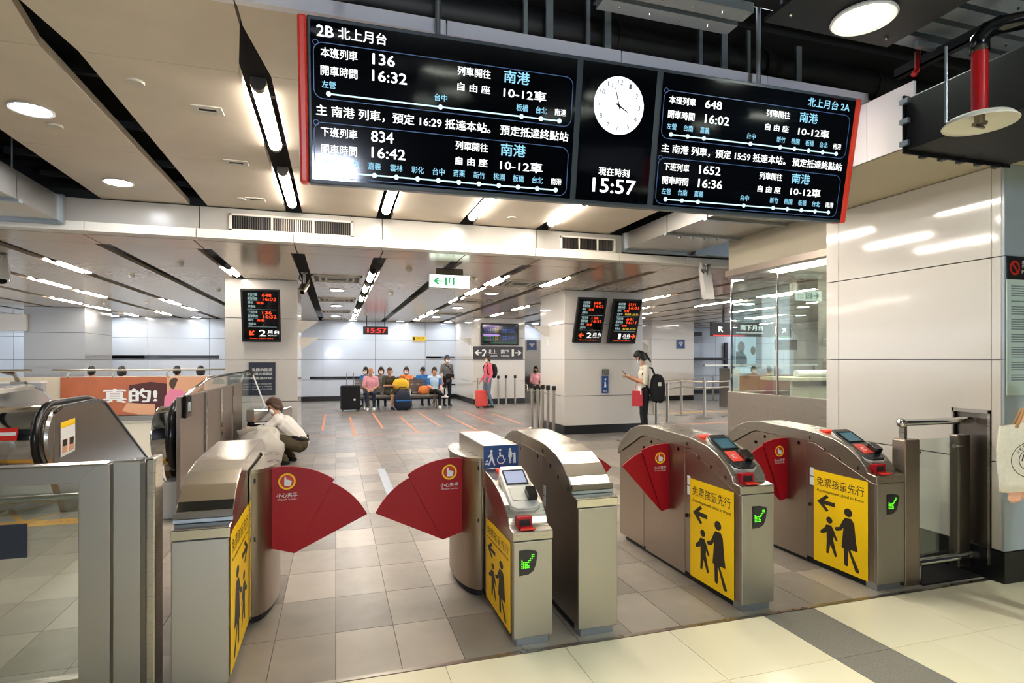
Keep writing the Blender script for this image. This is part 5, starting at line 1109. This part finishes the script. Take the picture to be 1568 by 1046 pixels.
# ================================================================== PEOPLE
def remesh(mb, vox, smooth=3):
    me = mb.mesh('tmp'); fix_normals(me); o = bpy.data.objects.new('tmp', me); COL.objects.link(o)
    r = o.modifiers.new('r', 'REMESH'); r.mode = 'VOXEL'; r.voxel_size = vox; r.use_smooth_shade = True
    if smooth: s = o.modifiers.new('s', 'SMOOTH'); s.iterations = smooth; s.factor = .5
    dg = bpy.context.evaluated_depsgraph_get(); out = bpy.data.meshes.new_from_object(o.evaluated_get(dg))
    bpy.data.objects.remove(o); bpy.data.meshes.remove(me); out.materials.clear()
    return out
STAND = dict(pelvis=(0,0,.92), waist=(0,.005,1.06), chest=(0,.01,1.24), neck=(0,.0,1.40), head=(0,.025,1.545), sh=(.165,0,1.355), hip=(.085,0,.90), knee=(.09,.015,.48), ankle=(.09,-.02,.08), toe=(.10,.13,.035), elbow=(.215,-.03,1.09), wrist=(.21,.06,.86))
SIT = dict(pelvis=(0,-.04,.54), waist=(0,-.06,.68), chest=(0,-.05,.86), neck=(0,-.03,1.01), head=(0,.01,1.155), sh=(.165,-.04,.965), hip=(.09,0,.52), knee=(.11,.42,.50), ankle=(.11,.40,.09), toe=(.11,.56,.035), elbow=(.215,.02,.72), wrist=(.09,.24,.64))
def person(label, loc, rotz, base, over=None, top='grey_cloth', sleeve=None, fore='skin', legs='black_cloth', shin=None, shoes='black_cloth', skin='skin', hair='hair', hairstyle='short', mask=True, vox=.018, bulk=1., scale=1., group=None, look=0., nod=0., cap=None):
    t = thing('person', label, 'person', loc, rotz, group); t.scale = (scale,) * 3
    J = {}
    for k, v in base.items():
        if k in ('sh', 'hip', 'knee', 'ankle', 'toe', 'elbow', 'wrist'):
            J[k + 'R'] = Vector(v); J[k + 'L'] = Vector((-v[0], v[1], v[2]))
        else: J[k] = Vector(v)
    for k, v in (over or {}).items(): J[k] = Vector(v)
    sleeve = sleeve or top; shin = shin or legs
    names = []; segs = []
    def mi(m):
        if m not in names: names.append(m)
        return names.index(m)
    mb = MB()
    def seg(a, b, r0, r1, m, flat=1., side=(1, 0, 0)):
        mb.cap(a, b, r0, r1, flat, side); segs.append((a, b, r0 * (1 + flat) / 2, r1 * (1 + flat) / 2, mi(m)))
    k = bulk
    seg(J['pelvis'] + Vector((-.04, 0, 0)), J['pelvis'] + Vector((.04, 0, 0)), .12 * k, .12 * k, legs, .95, (0, 0, 1))
    seg(J['pelvis'], J['waist'], .15 * k, .14 * k, top, .72); seg(J['waist'], J['chest'], .14 * k, .165 * k, top, .70)
    seg(J['chest'], J['neck'] - Vector((0, 0, .06)), .165 * k, .09, top, .66); seg(J['shL'], J['shR'], .062 * k, .062 * k, top)
    seg(J['neck'] - Vector((0, 0, .03)), J['head'] - Vector((0, .01, .06)), .052, .05, skin)
    H_ = J['head']; R = Matrix.Rotation(look, 3, 'Z') @ Matrix.Rotation(-nod, 3, 'X')
    def hp(x, y, z): return H_ + R @ Vector((x, y, z))
    sd = R @ Vector((1, 0, 0))
    seg(hp(0, -.01, .03), hp(0, -.005, .05), .078, .074, skin, 1.15, sd); seg(hp(0, .015, -.045), hp(0, .02, -.03), .058, .064, skin, 1.1, sd); seg(hp(0, .045, -.085), hp(0, .03, -.07), .03, .04, skin, 1, sd)
    seg(hp(0, .088, -.012), hp(0, .082, .02), .014, .009, skin, 1, sd)
    for q in (-1, 1): seg(hp(q * .078, -.005, -.01), hp(q * .08, -.012, .02), .014, .018, skin, .5, R @ Vector((0, 1, 0)))
    for q in 'LR':
        s_ = 1 if q == 'R' else -1
        seg(J['sh' + q], J['elbow' + q], .056 * k, .045, sleeve); seg(J['elbow' + q], J['wrist' + q], .042 if fore in ('skin', 'skin_pale') else .048, .029, fore)
        d = (J['wrist' + q] - J['elbow' + q]).normalized(); sd2 = d.cross(Vector((0, 0, 1)))
        if sd2.length < .2: sd2 = Vector((0, 1, 0))
        sd2.normalize(); up2 = sd2.cross(d); P = J['wrist' + q] + d * .075
        seg(J['wrist' + q], P, .03, .04, skin, .5, sd2)
        for f in range(4):
            o = sd2 * (f - 1.5) * .0195; L = (.062, .074, .07, .055)[f]; m_ = P + o + d * (L * .55) - up2 * .008
            seg(P + o * .9, m_, .0105, .0095, skin); seg(m_, m_ + d * L * .4 - up2 * .03, .0095, .008, skin)
        th = J['wrist' + q] + d * .03; o = sd2 * -s_ * .04 ; seg(th, th + o + d * .025 - up2 * .01, .014, .0115, skin); seg(th + o + d * .025 - up2 * .01, th + o * 1.1 + d * .062 - up2 * .02, .0115, .009, skin)
        seg(J['hip' + q], J['knee' + q], .088 * k, .062 * k, legs); seg(J['knee' + q], J['ankle' + q], .06 * (k if shin == legs else 1), .042 if shin != 'skin' else .034, shin)
        a, b = J['ankle' + q], J['toe' + q]; ft = (b - a); ft.z = 0; ft = ft.normalized() if ft.length > .02 else Vector((0, 1, 0)); sdf = ft.cross(Vector((0, 0, 1)))
        seg(a - ft * .03 + Vector((0, 0, b.z - a.z)), a + ft * .05 + Vector((0, 0, b.z - a.z + .01)), .036, .04, shoes, .9, sdf); seg(a + Vector((0, 0, -.02)), b, .042, .04, shoes, .8, sdf)
    me = remesh(mb, vox, 2)
    for m in names: me.materials.append(MATS[m])
    n = len(me.polygons); c = np.zeros(n * 3); me.polygons.foreach_get('center', c); c = c.reshape(-1, 3); best = np.full(n, 1e9); idx = np.zeros(n, int)
    for a, b, r0, r1, m in segs:
        a = np.array(a); b = np.array(b); ab = b - a; L2 = max(ab.dot(ab), 1e-9); tt = np.clip(((c - a) @ ab) / L2, 0, 1)
        d = np.linalg.norm(c - a - tt[:, None] * ab, axis=1) - (r0 + (r1 - r0) * tt)
        w = d < best; best[w] = d[w]; idx[w] = m
    me.polygons.foreach_set('material_index', idx.astype(np.int32)); me.name = 'body'
    me.polygons.foreach_set('use_smooth', [True] * n)
    obj('body', me, None, t)
    # hair
    hb = MB()
    if hairstyle != 'bald':
        hb.cap(hp(0, -.025, .045), hp(0, -.005, .075), .086, .078, 1.1, sd); hb.cap(hp(0, .05, .085), hp(0, .0, .1), .05, .06, 1.0, sd)
        for q in (-1, 1): hb.cap(hp(q * .066, .0, .03), hp(q * .06, -.04, -.02 if hairstyle == 'short' else -.05), .03, .035, 1, sd)
        hb.cap(hp(0, -.06, .02), hp(0, -.07, -.045), .07, .05, .8, sd)
        if hairstyle == 'bob':
            for q in (-1, 1): hb.cap(hp(q * .075, -.01, .04), hp(q * .07, .0, -.08), .034, .03, 1, sd)
            hb.cap(hp(0, -.07, .0), hp(0, -.075, -.1), .07, .05, .8, sd)
        if hairstyle == 'pony': hb.cap(hp(0, -.08, .03), hp(0, -.125, .02), .03, .03); hb.cap(hp(0, -.12, .01), hp(0, -.135, -.16), .032, .014)
        if hairstyle == 'long': hb.cap(hp(0, -.06, 0), hp(0, -.09, -.24), .075, .05, .6, sd)
        if hairstyle == 'fringe': hb.cap(hp(-.04, .07, .065), hp(.04, .07, .065), .03, .03)
        obj('hair', _hair(hb, max(vox, .01), hair), None, t)
    else:
        hb.cap(hp(-.06, -.05, -.01), hp(.06, -.05, -.01), .045, .045, .8); hb.cap(hp(0, -.07, .0), hp(0, -.075, -.03), .05, .045, .6, sd); obj('hair', _hair(hb, max(vox, .01), 'hair_grey'), None, t)
    eb = MB()
    for q in (-1, 1): eb.ball(hp(q * .031, .076, .018), .0085, 8, 6); eb.cap(hp(q * .045, .078, .036), hp(q * .018, .083, .037), .004, .004)
    obj('eyes', eb, 'eye', t, smooth=True)
    if mask:
        mk = MB(); mk.cap(hp(-.032, .05, -.042), hp(.032, .05, -.042), .046, .046, .78, R @ Vector((0, 0, 1))); mk.cap(hp(0, .075, -.012), hp(0, .06, -.075), .022, .026, .8, sd); me2 = mk; o = obj('face_mask', me2, 'mask' if mask is True else mask, t, smooth=True)
    else:
        lb = MB(); lb.cap(hp(-.02, .083, -.052), hp(.02, .083, -.052), .007, .007, .8); obj('mouth', lb, 'lip', t, smooth=True)
    if cap:
        cb = MB(); cb.cap(hp(0, -.02, .06), hp(0, -.005, .085), .094, .08, 1.05, sd); cb.cap(hp(0, .08, .075), hp(0, .13, .06), .065, .05, .25, sd); obj('cap', cb, cap, t, smooth=True)
    t['_'] = 0; del t['_']
    return t, J
def _hair(mb, vox, m):
    me = remesh(mb, vox, 2); me.materials.append(MATS[m]); me.polygons.foreach_set('use_smooth', [True] * len(me.polygons)); me.name = 'hair'; return me
# crouching worker
t, J = person('crouching worker in white short-sleeved shirt and khaki trousers handling plastic', (-.62, 9.15, 0), PI / 2, STAND, dict(
    pelvis=(0, -.10, .30), waist=(0, -.05, .42), chest=(0, .10, .57), neck=(0, .22, .70), head=(0, .235, .825), shR=(.175, .19, .655), shL=(-.175, .19, .655), hipR=(.1, -.06, .28), hipL=(-.1, -.06, .28),
    kneeR=(.13, .32, .37), kneeL=(-.15, .34, .42), ankleR=(.12, .0, .09), ankleL=(-.12, .08, .08), toeR=(.13, .14, .035), toeL=(-.14, .22, .035), elbowR=(.2, .40, .47), elbowL=(-.2, .40, .50), wristR=(.1, .53, .50), wristL=(-.06, .54, .53)),
    top='shirt_white', fore='skin_pale', legs='khaki', shoes='black_cloth', hair='hair_brown', vox=.009, bulk=1.22, nod=.35, hairstyle='short', skin='skin_pale', scale=1.02)
mb = MB(); mb.tube([(.17 * math.cos(a), -.085 + .13 * math.sin(a), .385 + .05 * math.sin(a)) for a in np.linspace(0, 2 * PI, 20)[:-1]], .026, 8, closed=True); obj('belt', mb, 'black_cloth', t, smooth=True)
mb = MB(); mb.box(-.05, .05, -.23, -.2, .35, .41); obj('belt_pouch', mb, 'black_cloth', t, bevel=.01); mb = MB(); mb.tube([(-.07 + .14 * k / 8, .20 - .03 * math.sin(PI * k / 8), .69 + .035 * math.sin(PI * k / 8)) for k in range(9)], .012, 6); obj('collar', mb, 'navy_cloth', t, smooth=True)
mb = MB(); mb.tube([(.155, .06, .045), (.16, .1, .05), (.163, .16, .085)], .008, 6); obj('shoe_stripe', mb, 'white', t)
mb = MB(); mb.box(.215, .222, .0, .05, .27, .31); obj('pocket_card', mb, 'paper', t)
mb = MB(); mb.tube([(.05, .325, .82), (.085, .27, .835), (.085, .21, .84)], .004, 6); obj('glasses', mb, 'black', t)
# phone user
t, J = person('woman in cream top and black trousers looking down at a phone', (5.65, 9.8, 0), math.radians(72), STAND, dict(
    head=(0, .075, 1.54), neck=(0, .02, 1.40), elbowR=(.20, .03, 1.08), elbowL=(-.20, .03, 1.08), wristR=(.07, .27, 1.17), wristL=(-.06, .28, 1.19)),
    top='cream_cloth', fore='skin', legs='black_cloth', vox=.009, hairstyle='pony', nod=.5, scale=1.02, skin='skin_pale', bulk=.93)
hb = MB(); hb.cap((-.045, .15, 1.575), (.045, .15, 1.575), .032, .032, .7); hb.cap((-.075, .11, 1.53), (-.075, .12, 1.48), .018, .01); hb.cap((.075, .11, 1.53), (.075, .12, 1.48), .018, .01); obj('fringe', hb, 'hair', t, smooth=True)
ph = tag(obj('phone', MB().box(-.035, .035, -.006, .006, -.07, .07), 'black_gloss', bevel=.006, loc=(5.65 - .355, 9.8 + .115, 1.27)), 'black phone held by the woman in the cream top', 'phone'); ph.rotation_euler = (math.radians(-40), 0, math.radians(72))
# her bags, in world space beside her
c_, s_ = math.cos(math.radians(72)), math.sin(math.radians(72))
def wl_(x, y): return (5.65 + c_ * x - s_ * y, 9.8 + s_ * x + c_ * y)
x, y = wl_(-.13, -.22)
b = sack('backpack', 'black backpack hanging behind the phone user', 'backpack', (x, y, .72), math.radians(72), (.17, .13, .27), 'black_cloth', None, 8); obj('label_tag', MB().box(-.174, -.168, -.03, .03, .33, .4), 'off_white', b)
mb = MB(); mb.tube([(-.05, .05, .5), (-.06, .12, .66), (-.05, .22, .68), (-.02, .28, .55), (0, .2, .3)], .02, 8); obj('strap', mb, 'black_cloth', b, smooth=True)
x, y = wl_(-.12, .16)
b = thing('paper_bag', 'red paper bag hanging at the waist of the phone user', 'bag', (x, y, .66), math.radians(-28))
mb = MB(); mb.prism([(-.1, 0), (.1, 0), (.095, .29), (-.095, .29)], -.045, .045, 'y'); obj('bag_body', mb, 'bag_red', b, bevel=.006)
mb = MB(); mb.tube([(-.04, 0, .285), (-.01, .0, .46), (.03, .0, .46), (.04, 0, .285)], .005, 6); obj('handle', mb, 'bag_red', b)
x, y = wl_(-.14, .12)
tag(obj('paper_card', MB().box(-.005, .005, -.06, .06, 0, .16), 'white', loc=(x, y, .88)), 'white card beside the red bag of the phone user', 'card')
# far people
F = 'people in the far hall'
t, J = person('standing man in dark cap, grey shirt and black trousers by the far wall', (3.5, 18.75, 0), math.radians(195), STAND, dict(elbowR=(.23, -.02, 1.08), wristR=(.22, .1, .85), elbowL=(-.22, .0, 1.08), wristL=(-.12, .14, 1.0)), top='grey_cloth', legs='black_cloth', hairstyle='short', cap='navy_cloth', group=F, scale=.99)
obj('shoulder_bag', MB().box(-.17, .12, .13, .22, .93, 1.08), 'black_cloth', t, bevel=.03); mb = MB(); mb.tube([(-.14, .17, 1.05), (-.06, .15, 1.25), (.12, .06, 1.42), (.14, -.1, 1.3)], .015, 6); obj('bag_strap', mb, 'black_cloth', t, smooth=True)
t, J = person('woman in pink hoodie and jeans seen from the side with black backpack', (4.62, 17.7, 0), math.radians(100), STAND, dict(wristR=(.2, .16, .86), kneeR=(.09, .05, .48), ankleL=(-.09, -.12, .08), toeL=(-.1, .03, .035)), top='rose_cloth', fore='rose_cloth', legs='denim', shoes='black_cloth', group=F, scale=1.0, mask=True)
obj('backpack', _hair((lambda m: (m.ball((0, -.21, 1.17), (.15, .11, .24), 14, 10), m)[1])(MB()), .02, 'black_cloth'), None, t); mb = MB()
for q in (-1, 1): mb.tube([(q * .1, -.13, 1.36), (q * .11, -.02, 1.43), (q * .12, .1, 1.32), (q * .13, .06, 1.08), (q * .12, -.12, 1.02)], .018, 6)
obj('straps', mb, 'black_cloth', t, smooth=True)
def sit(label, x, y, deg, **k):
    return person(label, (x, y, 0), math.radians(deg), SIT, k.pop('over', None), group=k.pop('group', F), **k)
sit('bald man in a pink shirt seated at the left end of the front bench', 1.03, 18.22, 175, top='pink_cloth', legs='navy_cloth', shoes='white', hairstyle='bald', mask=False, bulk=1.1, over=dict(ankleR=(.08, .5, .09), toeR=(.08, .66, .035)), look=-.4)
sit('dark-haired person in blue seated on the rear bench behind the bald man', .95, 19.6, 150, top='blue_cloth', legs='navy_cloth', hairstyle='bob', mask=True)
sit('brown-haired person in olive top and shorts holding the yellow bag', 1.6, 18.22, 200, top='olive_cloth', legs='olive_cloth', shin='skin', hair='hair_brown', mask=False, look=-.5, over=dict(wristR=(.05, .3, .74), wristL=(-.2, .3, .72)))
sit('woman in an orange top and white mask seated on the rear bench', 2.27, 19.55, 178, top='orange_cloth', legs='black_cloth', hairstyle='bob')
sit('man in a blue shirt with lowered head on the rear bench', 2.82, 19.55, 185, top='blue_cloth', legs='navy_cloth', nod=.5, mask=False)
sit('man in a white and blue shirt with crossed legs on the front bench', 3.0, 18.22, 178, top='sky_cloth', sleeve='blue_cloth', legs='black_cloth', shoes='white', mask=False, look=.3, over=dict(kneeR=(.02, .42, .58), ankleR=(-.22, .48, .42), toeR=(-.34, .52, .38), wristL=(-.16, .26, .62)))
sit('dark-haired person in a striped top between the bald man and the yellow bag', 1.45, 19.6, 178, top='grey_cloth', legs='black_cloth', hairstyle='bob')
sit('woman in a pink top and dark mask seated between the two columns', 6.95, 19.75, 180, top='pink_cloth', legs='black_cloth', hairstyle='long', mask='black_cloth')
sit('person in black seated between the two columns beside the pink top', 7.5, 19.75, 170, top='black_cloth', legs='black_cloth', hairstyle='bob', over=dict(wristR=(.3, .3, .75)))
for k, (x, s) in enumerate(((-5.85, 'left'), (-5.2, 'second from left'), (-3.95, 'second from right'), (-3.4, 'right'))):
    sit(f'dark-haired head above the orange advertisement, {s} of four', x, 16.9, 0, top='navy_cloth', legs='black_cloth', hairstyle='bob' if k % 2 else 'short', vox=.025, group='people sitting behind the advertisement', mask=False, scale=1.06)
bench('steel bench behind the orange advertisement', -6.2, 16.95, 6, PI) if False else None
sit('dark-haired person on the bench right of the wifi column, seen from behind', 14.9, 17.1, 10, top='off_white' if False else 'cream_cloth', legs='black_cloth', hairstyle='short', vox=.025)
sit('person leaning back on the bench right of the wifi column', 14.35, 17.25, 185, top='grey_cloth', legs='brown_cloth', hairstyle='short', vox=.025)
# person at the right edge with a canvas tote
t, J = person('person in brown trousers cut off by the right edge, bare arm bent', (4.05, 2.31, 0), math.radians(190), STAND, dict(elbowR=(.24, -.03, 1.1), wristR=(.25, -.06, .86), elbowL=(-.22, -.03, 1.1)), top='brown_cloth', sleeve='skin_pale', fore='skin_pale', legs='brown_cloth', vox=.012, hairstyle='short', skin='skin_pale', mask=True, bulk=1.05)
b = thing('tote_bag', 'cream canvas tote bag with a round stamp at the right edge', 'bag', (3.765, 2.27, .80), math.radians(-28))
mb = MB(); nx, nz = 9, 9; vs = []
for q in (-1, 1):
    for j in range(nz):
        for i in range(nx):
            a_, h_ = i / (nx - 1) * 2 - 1, j / (nz - 1); d_ = .055 * (1 - a_ * a_) * (1 - .75 * h_) + .006
            vs.append((a_ * (.15 + .012 * math.sin(h_ * 5 + a_)), q * (d_ + .008 * math.sin(a_ * 4 + h_ * 6)), h_ * .38 + .012 * math.cos(a_ * 3)))
n = nx * nz; f = [(k * n + j * nx + i, k * n + j * nx + i + 1, k * n + (j + 1) * nx + i + 1, k * n + (j + 1) * nx + i) for k in (0, 1) for j in range(nz - 1) for i in range(nx - 1)]
f += [(j * nx + e, (j + 1) * nx + e, n + (j + 1) * nx + e, n + j * nx + e) for e in (0, nx - 1) for j in range(nz - 1)] + [(i, i + 1, n + i + 1, n + i) for i in range(nx - 1)]
mb.add(vs, f); obj('bag_body', mb, 'cream_cloth', b, smooth=True)
for q in (-1, 1): mb = MB(); mb.tube([(-.07, q * .012, .36), (-.03, q * .012, .46), (.08, q * .01, .50), (.1, q * .012, .46), (.08, q * .012, .36)], .009, 6); obj('strap', mb, 'tan_cloth', b, smooth=True)
fr = frameY(-.02, -.068, .19) @ Matrix.Rotation(math.radians(-8), 4, 'Z') @ Matrix.Rotation(math.radians(9), 4, 'X')
for r in (.108, .07):
    a_, c_ = circ(0, 0, r, 36), circ(0, 0, r - .004, 36); mb = MB(); mb.add([(p[0], p[1], 0) for p in a_ + c_], [(i, (i + 1) % 36, (i + 1) % 36 + 36, i + 36) for i in range(36)]); o = obj('stamp_ring', mb, 'ink', b); o.matrix_local = fr @ Matrix.Translation((0, 0, .004))
text('1972', -.055, .055, -.018, .022, 'ink', b, fr, bold=.004, eps=.004)
for k, ch in enumerate('WELCOME TO'):
    if ch != ' ': an = math.radians(160 - k * 15.5); text(ch, -.008, .008, -.009, .009, 'ink', b, fr @ Matrix.Translation((.087 * math.cos(an), .087 * math.sin(an), 0)) @ Matrix.Rotation(an - PI / 2, 4, 'Z'), bold=.004, eps=.004)
